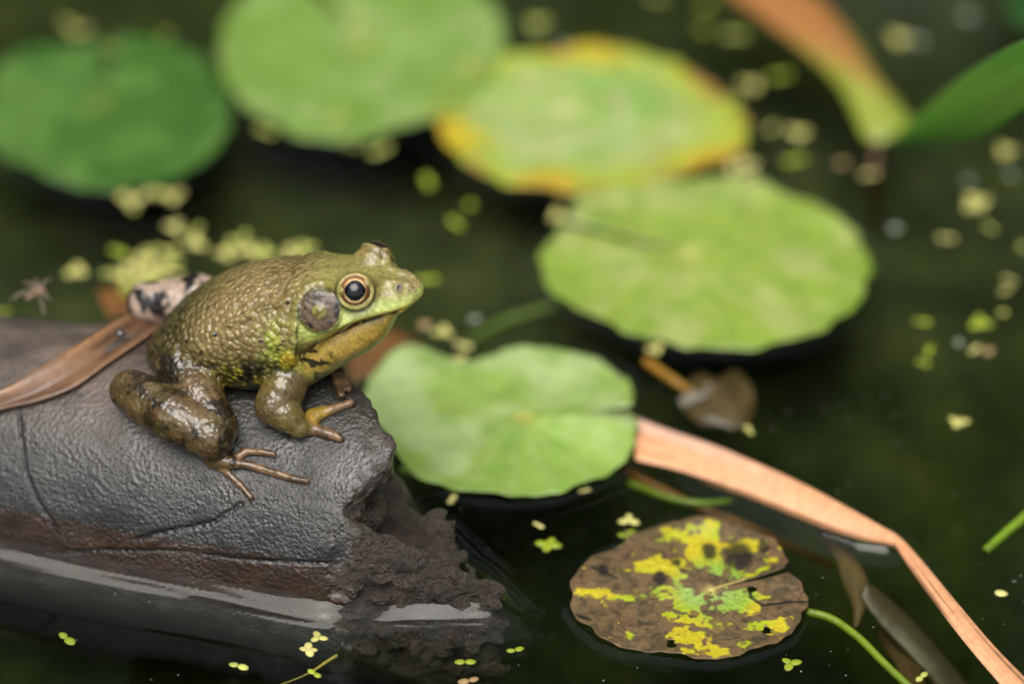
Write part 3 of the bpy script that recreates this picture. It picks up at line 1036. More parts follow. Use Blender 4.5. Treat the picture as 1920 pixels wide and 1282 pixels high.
GP = 'lily pads floating round the log'
pad1 = [(-30, 160), (10, 118), (60, 96), (130, 90), (200, 86), (270, 80), (330, 92), (375, 115), (405, 150), (425, 200), (432, 240), (415, 285), (375, 320), (320, 345), (250, 362), (180, 368), (110, 350), (50, 325), (0, 295), (-40, 250), (-48, 200)]
make_pad('dark green lily pad behind the log, beside the raft of duckweed', pad1, (190, 200), (210, 86),
         paint_green((66, 112, 34), (96, 136, 60), (44, 92, 22), 11, (150, 160, 60)), GP, seed=1, und=8)
pad2 = [(420, 60), (414, 110), (425, 160), (455, 205), (500, 238), (560, 262), (630, 276), (690, 272), (760, 250), (830, 220), (890, 185), (925, 145), (945, 95), (942, 50), (915, 10), (860, -30), (780, -55), (680, -65), (580, -58), (500, -30), (445, 15)]
make_pad('broad mid-green lily pad beyond the frog with scattered duckweed on it', pad2, (680, 85), (560, -56),
         paint_green((128, 162, 70), (146, 176, 96), (108, 148, 52), 23, (184, 190, 100)), GP, seed=2, und=6)

def paint_yellow(V, T, Rr, na):
    n1, n2, n3 = fbm(V, 1 / 110, 3, 41), fbm(V, 1 / 60, 4, 43), fbm(V, 1 / 30, 3, 47)
    c = np.zeros_like(V) + lin(168, 192, 108)
    c = mix(c, lin(140, 182, 84), sstep(.45, .62, n1) * .8)
    c = mix(c, lin(196, 200, 150), sstep(.5, .66, n2) * .5)  # paler mottling that also paints in some of the sky's sheen
    edge = sstep(.62, .92, Rr + (n2 - .5) * .5)
    c = mix(c, lin(176, 192, 44), edge * .9)
    c = mix(c, lin(214, 184, 40), edge * sstep(.5, .62, n1) * .9)
    c = mix(c, lin(176, 120, 66), sstep(.86, 1.0, Rr + (n3 - .5) * .3) * sstep(.42, .58, n2) * .9)
    c = mix(c, lin(196, 150, 100), sstep(.62, .72, n3) * .5)
    c = mix(c, lin(222, 216, 150), np.exp(-(Rr / .09) ** 2))
    return c
pad3 = [(812, 215), (835, 180), (880, 150), (930, 118), (990, 112), (1050, 104), (1115, 93), (1180, 104), (1240, 118), (1300, 145), (1350, 180), (1385, 215), (1405, 252), (1398, 285), (1350, 312), (1290, 335), (1220, 352), (1150, 366), (1080, 374), (1010, 362), (940, 350), (880, 322), (840, 285), (818, 250)]
make_pad('pale lily pad with yellow and brown blotched rim', pad3, (1055, 215), (815, 232), paint_yellow, GP, seed=3, und=6,
         tilt=lambda X, Y, T, Rr, na: 10 * Rr * np.exp(-((T - na) / .5) ** 2))

pad4 = [(1012, 500), (1030, 465), (1072, 425), (1085, 385), (1130, 362), (1200, 355), (1280, 345), (1360, 342), (1420, 350), (1480, 375), (1540, 400), (1590, 430), (1620, 470), (1632, 510), (1622, 555), (1590, 595), (1545, 628), (1490, 648), (1420, 660), (1340, 662), (1260, 655), (1190, 635), (1125, 605), (1060, 575), (1025, 540)]
def t4(X, Y, T, Rr, na):
    # the far lobe overlaps the near one along the slit
    return 26 * np.exp(-((na + 2 * np.pi - T) / .32) ** 2) * Rr ** .7
make_pad('large bright green lily pad whose slit lobes overlap, edge lightly scalloped', pad4, (1290, 482), (1062, 436),
         paint_green((150, 176, 68), (176, 190, 108), (122, 160, 50), 57, (222, 218, 120)), GP, seed=4, und=6, tilt=t4, notch_w=(-.01, -.03))

pad5 = [(672, 755), (690, 735), (715, 700), (755, 676), (800, 668), (850, 690), (900, 684), (950, 668), (1000, 662), (1050, 664), (1100, 676), (1140, 695), (1175, 720), (1190, 745), (1182, 775), (1192, 800), (1190, 850), (1165, 885), (1110, 912), (1050, 932), (980, 940), (900, 934), (830, 922), (760, 898), (720, 870), (690, 820)]
def t5(X, Y, T, Rr, na):
    # the near lobe beside the slit is cupped and leans towards the far side
    u = (T - na) % (2 * np.pi)
    v = 2 * np.pi - u
    return 34 * np.exp(-((v - .34) / .34) ** 2) * np.sin(np.clip(Rr, 0, 1) * np.pi * .8) + 12 * np.exp(-(u / .2) ** 2) * Rr + 26 * np.exp(-((u - 2.45) / .22) ** 2) * sstep(.5, .9, Rr)
make_pad('bright green lily pad touching the broken log end, slit by the dry reed', pad5, (985, 792), (1185, 784),
         paint_green((152, 184, 82), (178, 200, 130), (126, 168, 62), 71, (206, 200, 90)), GP, seed=5, und=8, tilt=t5, notch_w=(.015, .035))

def paint_old(V, T, Rr, na):
    n1, n2, n3, n4 = fbm(V, 1 / 95, 5, 91), fbm(V, 1 / 48, 4, 92), fbm(V, 1 / 16, 4, 93), fbm(V, 1 / 7, 2, 94)
    c = np.zeros_like(V) + lin(120, 98, 64)
    c = mix(c, lin(76, 66, 44), sstep(.4, .6, n3) * .7)
    c = mix(c, lin(124, 94, 64), sstep(.52, .66, n2) * .6)
    cx, cy = V[0, 0], V[0, 1]
    q = un(1330, 1105)
    # living tissue in a broken band from the top edge to the lower right
    live = np.zeros(len(V))
    for (x, y, rx, ry) in [(1270, 1010, 60, 22), (1330, 1010, 70, 22), (1320, 1050, 60, 30), (1390, 1030, 50, 16), (1225, 1070, 46, 18), (1370, 1075, 70, 22), (1240, 1120, 60, 18), (1290, 1140, 46, 20),
                           (1375, 1140, 56, 34), (1350, 1175, 66, 18), (1290, 1200, 52, 18), (1430, 1180, 56, 18), (1330, 1228, 60, 14), (1170, 1130, 46, 10), (1110, 1122, 34, 9), (1180, 1200, 26, 10), (1400, 1215, 30, 10), (1260, 1160, 30, 14)]:
        a, b = un(x, y), un(x + rx, y); hgt = un(x, y - ry)
        dx, dy = (V[:, 0] - a[0]) / (b[0] - a[0]), (V[:, 1] - a[1]) / (hgt[1] - a[1])
        live = np.maximum(live, np.exp(-(dx * dx + dy * dy)))
    lv = sstep(.5, .58, live * .62 + (n2 - .5) * 1.1 + (n3 - .5) * 1.0 + .14)
    yellow = mix(np.zeros_like(V) + lin(176, 192, 30), lin(206, 190, 34), sstep(.45, .6, n2))
    green = mix(np.zeros_like(V) + lin(150, 184, 58), lin(160, 190, 98), sstep(.4, .1, Rr))
    gr = sstep(.62, .3, Rr + (n1 - .5) * .7)
    c = mix(c, mix(yellow, green, gr), lv)
    c = mix(c, lin(116, 84, 54), sstep(.62, .68, fbm(V, 1 / 22, 2, 99)) * .85 * lv)
    c = mix(c, lin(40, 32, 22), sstep(.04, .0, np.abs(fbm(V, 1 / 34, 4, 109) - .5)) * (1 - lv) * .55)
    for (x, y, r) in [(1330, 1040, 20), (1385, 1048, 36), (1268, 1062, 14), (1238, 1092, 16), (1130, 1080, 14), (1430, 1033, 16)]:
        d = np.linalg.norm((V - un(x, y)) * np.array([1, .6, 0]), axis=1)
        c = mix(c, lin(26, 22, 18), sstep(r, r * .5, d + (n3 - .5) * 14) * .9)
    for ln in ([(1515, 1138), (1470, 1139), (1430, 1143), (1408, 1128), (1404, 1108)], [(1110, 1075), (1130, 1083), (1155, 1093)], [(1082, 1160), (1105, 1172)]):
        L3 = np.array([un(*p) for p in ln]); VV = V.copy(); VV[:, 2] = 0
        c = mix(c, lin(16, 14, 12), sstep(5, 2, line_dist(VV, L3)) * .95)
    c = mix(c, lin(222, 212, 120), np.exp(-(Rr / .05) ** 2))
    ln = np.array([un(1335, 1110), un(1400, 1092)]); VV = V.copy(); VV[:, 2] = 0
    c = mix(c, lin(214, 200, 110), sstep(4, 1.5, line_dist(VV, ln)) * .9)
    return c
pad6 = [(1070, 1118), (1075, 1100), (1100, 1060), (1130, 1045), (1165, 1030), (1195, 1008), (1235, 993), (1270, 987), (1320, 986), (1370, 990), (1410, 1003), (1450, 1022), (1472, 1048), (1477, 1065), (1470, 1080), (1490, 1095), (1510, 1120), (1516, 1136), (1508, 1155), (1495, 1180), (1475, 1203), (1440, 1218), (1390, 1233), (1340, 1243), (1290, 1238), (1230, 1228), (1170, 1222), (1120, 1200), (1085, 1170), (1070, 1145)]
def t6(X, Y, T, Rr, na):
    u = (T - na) % (2 * np.pi); v = 2 * np.pi - u
    top = un(1320, 995)
    fold = np.exp(-(((X - top[0]) / 50) ** 2 + ((Y - top[1]) / 26) ** 2))
    return 7 * np.exp(-(u / .22) ** 2) * Rr + 16 * fold
make_pad('decaying lily pad mottled brown, yellow and green with torn holes', pad6, (1333, 1112), (1473, 1083), paint_old, GP, seed=6, und=5, rim=4,
         rings=80, segs=300, mat='oldpad', notch_w=(.005, .03), holes=[(1258, 1216, 11), (1437, 1190, 8), (1410, 1112, 9)], tilt=t6)

# ------------------------------------------------------------------ ribbons, stems
def ribbon(name, pairs, c0, c1, label, cat, n=60, across=8, bulge=10, streak=1 / 12, seed=0, group=None, mat='leaf', thick=2.5, colf=None, parent=None):
    """pairs: (edge pixel, edge height, other edge pixel, height)"""
    A = catmull([un(*a, za) for a, za, b, zb in pairs], n)
    B = catmull([un(*b, zb) for a, za, b, zb in pairs], n)
    V, tt, uu = [], [], []
    for i in range(n):
        t_ = i / (n - 1)
        d = B[i] - A[i]
        tang = (A[min(i + 1, n - 1)] + B[min(i + 1, n - 1)] - A[max(i - 1, 0)] - B[max(i - 1, 0)])
        nr = np.cross(d, tang); nr /= max(np.linalg.norm(nr), 1e-6)
        if (i == 0 and nr[2] < 0) or (i > 0 and nr @ pn < 0): nr = -nr
        pn = nr
        for j in range(across + 1):
            u = j / across
            bl = bulge(t_) if callable(bulge) else bulge
            V.append(A[i] + d * u + nr * bl * (4 * u * (1 - u)))
            tt.append(t_); uu.append(u)
    V, tt, uu = np.array(V), np.array(tt), np.array(uu)
    w = across + 1
    Fc = np.array([[i * w + j, (i + 1) * w + j, (i + 1) * w + j + 1, i * w + j + 1] for i in range(n - 1) for j in range(across)])
    Qs = np.stack([tt * 6, uu * 14, 0 * tt + seed], 1)
    s1, s2 = vnoise(Qs * np.array([1, 1, 1]), 1.0, seed), vnoise(Qs * np.array([.6, 2, 1]), 1.3, seed + 3)
    C = mix(np.zeros_like(V) + c0, c1, np.clip(s1 * .7 + s2 * .5 - .1, 0, 1))
    if colf: C = colf(C, tt, uu, V)
    org = V.mean(0); org[2] = min(0, V[:, 2].min())
    o = mesh(name, V, Fc, M[mat], parent, org, C)
    md = o.modifiers.new('thickness', 'SOLIDIFY'); md.thickness = thick * S; md.offset = 0
    if label: tag(o, label, cat, group)
    return o

def tube(name, pts, radii, c, label=None, cat=None, parent=None, n=40, ns=10, group=None, mat='leaf'):
    Pc = catmull(pts, n); rr = np.interp(np.linspace(0, 1, n), np.linspace(0, 1, len(radii)), radii)
    V = []
    for i in range(n):
        t = Pc[min(i + 1, n - 1)] - Pc[max(i - 1, 0)]; t /= np.linalg.norm(t)
        a = np.cross(t, [0.1, .2, 1]); a /= np.linalg.norm(a); b = np.cross(t, a)
        for j in range(ns):
            g = 2 * math.pi * j / ns
            V.append(Pc[i] + rr[i] * (math.cos(g) * a + math.sin(g) * b))
    Fc = [[i * ns + j, i * ns + (j + 1) % ns, (i + 1) * ns + (j + 1) % ns, (i + 1) * ns + j] for i in range(n - 1) for j in range(ns)]
    Fc += [list(range(ns))[::-1], [(n - 1) * ns + j for j in range(ns)]]
    V = np.array(V)
    C = mix(np.zeros_like(V) + c, np.asarray(c) * .6, fbm(V, 1 / 30, 3, 5))
    org = V.mean(0) if parent is None else PORG[parent.name]
    o = mesh(name, V, Fc, M[mat], parent, org, C)
    if label: tag(o, label, cat, group)
    return o

# the dry reed leaf that floats from the green pad to the lower right
def c_reed(C, t, u, V):
    C = mix(C, lin(238, 196, 176, .8), sstep(.38, .0, t) * sstep(.6, .1, u) * .75)
    C = mix(C, lin(96, 58, 30), sstep(.55, .75, t) * (sstep(.55, .75, vnoise(np.stack([t * 3, u * 9, 0 * t], 1), 1.0, 4))) * .8)
    return C
ribbon('reed_leaf', [((1184, 780), 9, (1192, 862), 8), ((1260, 808), 14, (1275, 882), 3), ((1340, 835), 20, (1360, 912), 1), ((1420, 868), 24, (1450, 948), -2), ((1500, 904), 24, (1540, 985), -3),
                     ((1580, 946), 20, (1610, 1010), -3), ((1650, 985), 16, (1668, 1024), 2), ((1688, 1008), 14, (1682, 1030), 6), ((1735, 1058), 14, (1708, 1068), 9), ((1790, 1124), 14, (1752, 1130), 8),
                     ((1860, 1206), 12, (1812, 1208), 6), ((1930, 1278), 10, (1878, 1285), 4), ((2010, 1350), 8, (1950, 1365), 2)],
       lin(234, 180, 136, .78), lin(206, 140, 92, .78), 'dry orange-tan reed leaf floating from the green pad, bent at a kink', 'reed leaf', n=120, across=12, bulge=lambda t: 7 - 2 * t, seed=3, colf=c_reed)

# the dry leaf lying over the log behind the frog
def over_log(x, y, h): return f2w(onlog(x, y, h))
def build_dry_leaf():
    prs = [((-60, 742), (-60, 800)), ((0, 733), (0, 772)), ((60, 700), (70, 755)), ((120, 662), (140, 728)), ((170, 630), (200, 686)), ((215, 603), (245, 655)), ((255, 588), (285, 628)), ((300, 574), (320, 606))]
    hts = [30, 22, 26, 24, 18, 14, 10, 8]
    n, ac = 70, 10
    A = catmull([over_log(*a, h) for (a, b), h in zip(prs, hts)], n)
    B = catmull([over_log(*b, h * .35 + 3) for (a, b), h in zip(prs, hts)], n)
    V, tt, uu = [], [], []
    for i in range(n):
        for j in range(ac + 1):
            u = j / ac; t = i / (n - 1)
            p = A[i] + (B[i] - A[i]) * u
            p = p + np.array([0, 0, -9 * math.sin(u * math.pi) * math.sin(t * math.pi) + 4 * math.sin(u * 9)])
            V.append(p); tt.append(t); uu.append(u)
    V, tt, uu = np.array(V), np.array(tt), np.array(uu)
    w = ac + 1
    Fc = np.array([[i * w + j, (i + 1) * w + j, (i + 1) * w + j + 1, i * w + j + 1] for i in range(n - 1) for j in range(ac)])
    s = vnoise(np.stack([tt * 4, uu * 9, 0 * tt], 1), 1.0, 8)
    C = mix(np.zeros_like(V) + lin(150, 112, 78), lin(96, 68, 48), s)
    C = mix(C, lin(188, 140, 96), sstep(.75, .95, 1 - uu) * .7)
    C = mix(C, lin(60, 38, 24), sstep(.62, .8, vnoise(np.stack([tt * 3, uu * 7, 0 * tt + 4], 1), 1.0, 18)) * .7)
    o = mesh('dry_leaf', V, Fc, M['leaf'], None, V.mean(0), C)
    md = o.modifiers.new('thickness', 'SOLIDIFY'); md.thickness = 2.5 * S
    tag(o, 'curled brown dry leaf draped over the log behind the frog', 'dry leaf')
build_dry_leaf()

# small snail-like bead on the dry leaf
def blob(name, centre, r, c, label, cat, mat='leaf', seed=0, squash=(1, 1, 1), parent=None, amp=.2, group=None):
    V, Fc = [], []
    nr, ns = 14, 20
    for i in range(nr + 1):
        a = math.pi * i / nr
        for j in range(ns):
            b = 2 * math.pi * j / ns
            d = np.array([math.sin(a) * math.cos(b), math.sin(a) * math.sin(b), math.cos(a)])
            k = 1 + amp * (vnoise(d * 1.7 + 5, 1.0, seed) - .5) + .06 * math.sin(b * 2 + a * 6) * math.sin(a)
            V.append(centre + d * r * np.array(squash) * k)
    for i in range(nr):
        for j in range(ns):
            k = (j + 1) % ns
            Fc.append([i * ns + j, (i + 1) * ns + j, (i + 1) * ns + k, i * ns + k])
    V = np.array(V)
    C = mix(np.zeros_like(V) + c, np.asarray(c) * .4, fbm(V, 1 / (r * 1.2), 3, seed))
    o = mesh(name, V, np.array(Fc), M[mat], parent, centre - np.array([0, 0, r * squash[2]]), C)
    if label: tag(o, label, cat, group)
    return o
blob('snail', over_log(226, 625, 22), 9, lin(70, 62, 58), 'tiny dark glossy snail on the curled dry leaf', 'snail', 'eye', 3, (1.2, .9, .8))

# emergent plants at the right
ribbon('arrow_leaf', [((1662, 262), 18, (1668, 270), 18), ((1692, 244), 110, (1705, 268), 90), ((1745, 196), 280, (1775, 268), 230), ((1800, 148), 440, (1840, 258), 400), ((1860, 108), 600, (1890, 230), 570), ((1920, 76), 760, (1940, 192), 740), ((1990, 48), 930, (2010, 140), 920), ((2060, 40), 1050, (2064, 80), 1050)],
       lin(96, 164, 44), lin(66, 136, 32), 'glossy bright green pointed leaf rising out of the water', 'leaf', n=70, across=16, bulge=lambda t: -22 * math.sin(t * 3.1), seed=5,
       colf=lambda C, t, u, V: mix(C, lin(120, 164, 84), sstep(.06, .0, u) * .8))
def c_bent(C, t, u, V):
    C = mix(np.zeros_like(C) + lin(176, 118, 62), lin(146, 160, 50), sstep(.42, .72, t + (u - .5) * .3))
    return mix(C, lin(96, 122, 40), sstep(.65, .95, 1 - u) * sstep(.3, .5, t) * .7)
ribbon('bent_leaf', [((1420, -120), 60, (1290, -70), 50), ((1470, -60), 70, (1340, -30), 55), ((1545, 5), 80, (1420, 30), 60), ((1605, 75), 80, (1510, 100), 60), ((1645, 140), 70, (1570, 160), 50), ((1685, 190), 45, (1600, 215), 30), ((1712, 225), 25, (1620, 258), 14), ((1700, 245), 12, (1650, 272), 8)],
       lin(176, 118, 62), lin(150, 100, 50), 'drooping dying leaf fading from orange-brown to yellow-green', 'leaf', n=60, across=10, bulge=16, seed=6, colf=c_bent)
ribbon('upright_leaf', [((1890, -60), 0, (1960, -60), 0), ((1885, -10), 60, (1955, -10), 60), ((1890, 25), 120, (1950, 28), 120), ((1905, 55), 160, (1935, 58), 160)],
       lin(40, 96, 26), lin(30, 80, 20), 'dark green leaf tip hanging beyond the open water', 'leaf', n=24, bulge=8, seed=7)

# petioles and stems under or at the surface
tube('stem', [un(1512, 1146, -8), un(1560, 1160, -10), un(1610, 1195, -16), un(1660, 1245, -28), un(1720, 1300, -44), un(1800, 1370, -80)], [8, 8, 8, 8], lin(150, 180, 40), 'bright green stem curving away from the decaying pad', 'stem')
tube('stem', [un(1848, 1032, -10), un(1885, 1000, -6), un(1925, 966, -4), un(1990, 910, -10)], [9, 10, 11], lin(140, 180, 36), 'straight bright green stem under the surface beside the bent reed', 'stem')
tube('stem', [un(880, 640, -130), un(940, 606, -110), un(1000, 586, -95), un(1050, 570, -80), un(1180, 530, -60)], [12, 12, 12], lin(120, 150, 40), 'dim green stem running under the scalloped pad', 'stem')
tube('stem', [un(1160, 876, -50), un(1230, 912, -55), un(1310, 950, -64), un(1400, 985, -90), un(1480, 1022, -130), un(1560, 1060, -180)], [10, 9, 8, 7], lin(150, 104, 46), 'thin orange-brown stem sunk below the reed leaf', 'stem')
tube('stem', [un(1180, 905, -30), un(1260, 935, -22), un(1330, 943, -24), un(1420, 930, -60)], [7, 8, 6], lin(120, 150, 30), 'thin green stem crossing the sunken orange stem', 'stem')
tube('stem', [un(1210, 676, -4), un(1240, 698, -8), un(1275, 722, -16), un(1310, 745, -40)], [9, 10, 9], lin(190, 140, 34), 'short yellow stub of stem below the scalloped pad', 'stem')
tube('stem', [un(1642, 285, 2), un(1640, 320, -25), un(1640, 360, -80), un(1650, 420, -180)], [12, 13, 13], lin(104, 62, 40), 'brown sunken stalk below the drooping leaf', 'stem')

# sunken leaves
def sunk(prs, c0, c1, label, seed, name='sunken_leaf'):
    ribbon(name, prs, c0, c1, label, 'sunken leaf', n=40, across=8, bulge=6, seed=seed)
sunk([((1628, 1094), -52, (1620, 1100), -54), ((1646, 1104), -64, (1616, 1124), -68), ((1690, 1140), -95, (1650, 1170), -100), ((1745, 1195), -125, (1690, 1215), -130), ((1800, 1260), -150, (1740, 1270), -156), ((1850, 1330), -170, (1790, 1340), -178)],
     lin(92, 82, 54), lin(70, 62, 40), 'broad murky brown strap leaf sunk beside the bent reed', 12)
sunk([((1545, 990), -60, (1530, 1000), -62), ((1590, 1030), -66, (1565, 1045), -70), ((1625, 1080), -72, (1580, 1090), -76), ((1625, 1130), -80, (1598, 1135), -82), ((1610, 1175), -95, (1600, 1178), -95)],
     lin(126, 106, 66), lin(92, 78, 48), 'forked brown leaf sunk under the reed kink', 13)
sunk([((1272, 735), -40, (1285, 775), -46), ((1310, 700), -34, (1325, 800), -44), ((1345, 712), -26, (1368, 792), -50), ((1378, 694), -36, (1398, 806), -52), ((1408, 722), -30, (1416, 768), -60)],
     lin(112, 92, 50), lin(78, 66, 38), 'crumpled brown leaf sunk below the yellow stub of stem', 14)
sunk([((1270, 752), -30, (1282, 768), -32), ((1296, 730), -26, (1306, 752), -30), ((1312, 738), -24, (1320, 748), -26), ((1330, 716), -30, (1334, 738), -34)],
     lin(186, 178, 170), lin(120, 106, 84), 'pale scrap of leaf on the upper part of the crumpled brown leaf', 24)
sunk([((1318, 782), -30, (1324, 792), -32), ((1340, 780), -26, (1346, 798), -30), ((1358, 792), -28, (1360, 800), -30), ((1380, 798), -36, (1372, 808), -38)],
     lin(170, 160, 150), lin(120, 108, 88), 'pale narrow scrap along the lower side of the crumpled leaf', 25)
sunk([((640, 640), -30, (660, 720), -30), ((700, 610), -26, (710, 700), -28), ((760, 625), -30, (760, 690), -34), ((800, 650), -40, (790, 680), -44)],
     lin(150, 106, 62), lin(110, 78, 44), 'brown leaf sunk in the water under the frog chin', 15)
sunk([((180, 545), 2, (205, 600), -6), ((205, 540), -4, (235, 590), -8), ((235, 535), -12, (270, 590), -14), ((300, 530), -30, (310, 580), -30)],
     lin(150, 100, 44), lin(110, 74, 34), 'orange-brown leaf in the water behind the log', 16)
sunk([((1690, 1150), -150, (1640, 1185), -150), ((1720, 1230), -150, (1680, 1250), -150), ((1740, 1300), -150, (1700, 1310), -150)], lin(120, 92, 60), lin(80, 64, 44), 'dark shredded leaf deep under the strap leaf', 17)

# drowned crane fly by the log
def build_insect():
    p = un(70, 548, 300)
    root = empty('gnat', p - np.array([0, 0, 8.0]))
    tag(root, 'pale gnat with thin spread legs hovering behind the log', 'insect')
    blob('thorax', p + np.array([6, 4, 2]), 8, lin(176, 128, 100), None, None, 'leaf', 1, (1.2, .9, .8), root, .1)
    tube('abdomen', [p + np.array([0, 0, 0]), p + np.array([-14, -16, 0]), p + np.array([-22, -20, 0])], [5, 5, 2], lin(170, 140, 110), parent=root, n=12, ns=8)
    for k, (x, y, z) in enumerate([(20, 562, 290), (42, 530, 307), (66, 522, 317), (98, 522, 313), (95, 564, 291), (84, 590, 285)]):
        q = un(x, y, z)
        mid = (p + q) / 2 + np.array([0, 0, 9])
        tube('leg', [p + np.array([4, 2, 2]), mid, q], [2.4, 1.8, 1.4], lin(170, 150, 130), parent=root, n=14, ns=6)
build_insect()

# ------------------------------------------------------------------ duckweed
def frond_mesh(name, col_, seed):
    """one leaf-like frond, 1 u radius in x, thick and domed"""
    V, C = [], []
    nr, ns = 5, 16
    for i in range(nr + 1):
        for j in range(ns):
            a = 2 * math.pi * j / ns
            r = i / nr
            x = r * math.cos(a) * (1 + .1 * math.cos(a)); y = r * math.sin(a) * .72
            V.append((x, y, .22 * (1 - r * r) + .05))
    top = len(V)
    for j in range(ns):
        x, y, _ = V[nr * ns + j]
        V.append((x * .94, y * .94, -.1))
    Fc = []
    for i in range(nr):
        for j in range(ns):
            k = (j + 1) % ns
            if i == 0: pass
            Fc.append([i * ns + j, (i + 1) * ns + j, (i + 1) * ns + k, i * ns + k])
    for j in range(ns):
        k = (j + 1) % ns
        Fc.append([nr * ns + j, top + j, top + k, nr * ns + k])
    return np.array(V), np.array(Fc)

FV, FF = frond_mesh('frond', None, 0)
WEEDC = [lin(196, 192, 110, .85), lin(176, 182, 90, .82), lin(206, 200, 124, .85), lin(156, 172, 46, .8), lin(190, 160, 110, .7), lin(170, 182, 160, .6)]
WEEDN = ['pale yellow-green', 'yellow-green', 'cream-coloured', 'deep yellow', 'pinkish-brown', 'grey-white']
def duckweed(x, y, size, nf, ci, label, group, z=1.0, split=False, seed=None, onz=None):
    r_ = random.Random(int(x * 31 + y * 17))
    c = un(x, y, z)
    a0 = r_.uniform(0, 6.28)
    parts = []
    for k in range(nf):
        a = a0 + k * (2 * math.pi / max(nf, 2)) + r_.uniform(-.35, .35)
        s = size * r_.uniform(.8, 1.1) / (1.0 if nf == 1 else 1.55)
        off = 0 if nf == 1 else s * .85
        V = FV * s
        V = np.stack([(V[:, 0] + off) * math.cos(a) - V[:, 1] * math.sin(a), (V[:, 0] + off) * math.sin(a) + V[:, 1] * math.cos(a), V[:, 2] + k * .35 + r_.uniform(0, .08) * s], 1) + c
        Cb = WEEDC[ci] * r_.uniform(.85, 1.12)
        C = mix(np.zeros_like(V) + Cb, Cb * .8, sstep(.5, 1.0, np.hypot(FV[:, 0], FV[:, 1])))
        parts.append((V, C))
    if split:
        root = empty('duckweed', c)
        for V, C in parts:
            mesh('frond', V, FF, M['leaf'], root, c, C)
        o = root
    else:
        V = np.vstack([p[0] for p in parts]); C = np.vstack([p[1] for p in parts])
        Fc = np.vstack([FF + i * len(FV) for i in range(len(parts))])
        o = mesh('duckweed', V, Fc, M['leaf'], None, c, C)
    tag(o, label, 'duckweed', group)
    return o

W = []   # x, y, size, fronds, colour, zone
for q in [(125, 45, 20, 2, 1), (152, 58, 20, 2, 0), (310, 66, 16, 1, 3), (1005, 45, 24, 3, 1), (1062, 92, 20, 2, 5), (1325, 8, 22, 2, 3), (1320, 55, 18, 1, 3), (1380, 66, 22, 2, 1), (1232, -4, 18, 2, 1),
          (1688, 72, 24, 3, 0), (1722, 78, 16, 1, 5), (1815, 30, 18, 1, 5)]: W.append(q + ('far',))
for q in [(1465, 143, 24, 2, 3), (1373, 186, 20, 2, 1), (1408, 161, 24, 3, 0), (1447, 240, 17, 2, 0), (1495, 249, 24, 3, 0), (1490, 299, 22, 2, 3), (1372, 312, 20, 2, 2), (1396, 308, 22, 3, 2), (1402, 330, 18, 2, 2), (1376, 332, 18, 2, 0),
          (1632, 326, 17, 2, 2), (1580, 306, 14, 1, 4)]: W.append(q + ('between',))
for q in [(1886, 282, 24, 3, 0), (1895, 328, 14, 1, 5), (1828, 381, 28, 4, 0), (1855, 426, 18, 2, 1), (1776, 447, 16, 2, 2), (1815, 338, 14, 1, 5), (1893, 525, 15, 2, 2), (1886, 545, 14, 2, 0), (1840, 603, 24, 3, 3), (1881, 586, 12, 1, 1), (1728, 603, 16, 2, 3), (1742, 656, 15, 2, 3), (1731, 680, 13, 2, 3),
          (1798, 642, 12, 1, 5), (1826, 656, 14, 2, 2), (1854, 658, 13, 1, 4), (1678, 428, 13, 1, 5), (1796, 790, 18, 3, 0), (1918, 462, 14, 1, 1)]: W.append(q + ('right',))
for q in [(500, 246, 20, 2, 1), (655, 271, 20, 2, 1), (716, 283, 24, 2, 1), (806, 341, 24, 2, 3), (857, 420, 20, 2, 3), (882, 384, 14, 1, 3), (1046, 404, 24, 3, 0)]: W.append(q + ('mid',))
for q in [(228, 366, 18, 3, 0), (250, 377, 20, 3, 2), (272, 364, 18, 2, 0), (298, 362, 20, 3, 1), (326, 368, 22, 3, 0), (246, 390, 14, 2, 1)]: W.append(q + ('pad1',))
raft = [(326, 424, 22, 3, 2), (368, 432, 20, 2, 1), (365, 456, 24, 3, 0), (342, 440, 16, 2, 1), (146, 508, 24, 3, 0), (222, 472, 22, 2, 3), (205, 510, 20, 2, 1), (228, 516, 22, 3, 0), (250, 500, 22, 3, 2), (276, 485, 22, 3, 0), (284, 468, 20, 2, 1), (300, 505, 24, 3, 0), (322, 490, 22, 3, 1), (320, 470, 20, 2, 0), (268, 512, 22, 3, 0), (240, 535, 20, 3, 1), (262, 530, 18, 2, 0), (285, 526, 20, 3, 1), (325, 510, 18, 2, 0), (238, 552, 16, 2, 3)]
for q in raft: W.append(q + ('raft',))
for q in [(420, 476, 22, 3, 0), (440, 458, 20, 2, 1), (458, 446, 20, 2, 1), (465, 468, 24, 3, 0), (495, 474, 24, 3, 1), (545, 476, 24, 3, 0), (572, 465, 24, 3, 1)]: W.append(q + ('row',))
for q in [(4, 586, 16, 2, 3), (800, 523, 22, 2, 3)]: W.append(q + ('lone',))
for q in [(796, 609, 15, 1, 4), (829, 622, 19, 3, 0), (869, 646, 20, 2, 2), (862, 676, 18, 3, 2), (891, 598, 14, 1, 5), (1229, 654, 19, 3, 0)]: W.append(q + ('padrim',))
for q in [(848, 936, 15, 2, 2), (1096, 919, 12, 2, 2), (1205, 851, 12, 2, 2), (1406, 806, 14, 2, 0)]: W.append(q + ('rim5',))
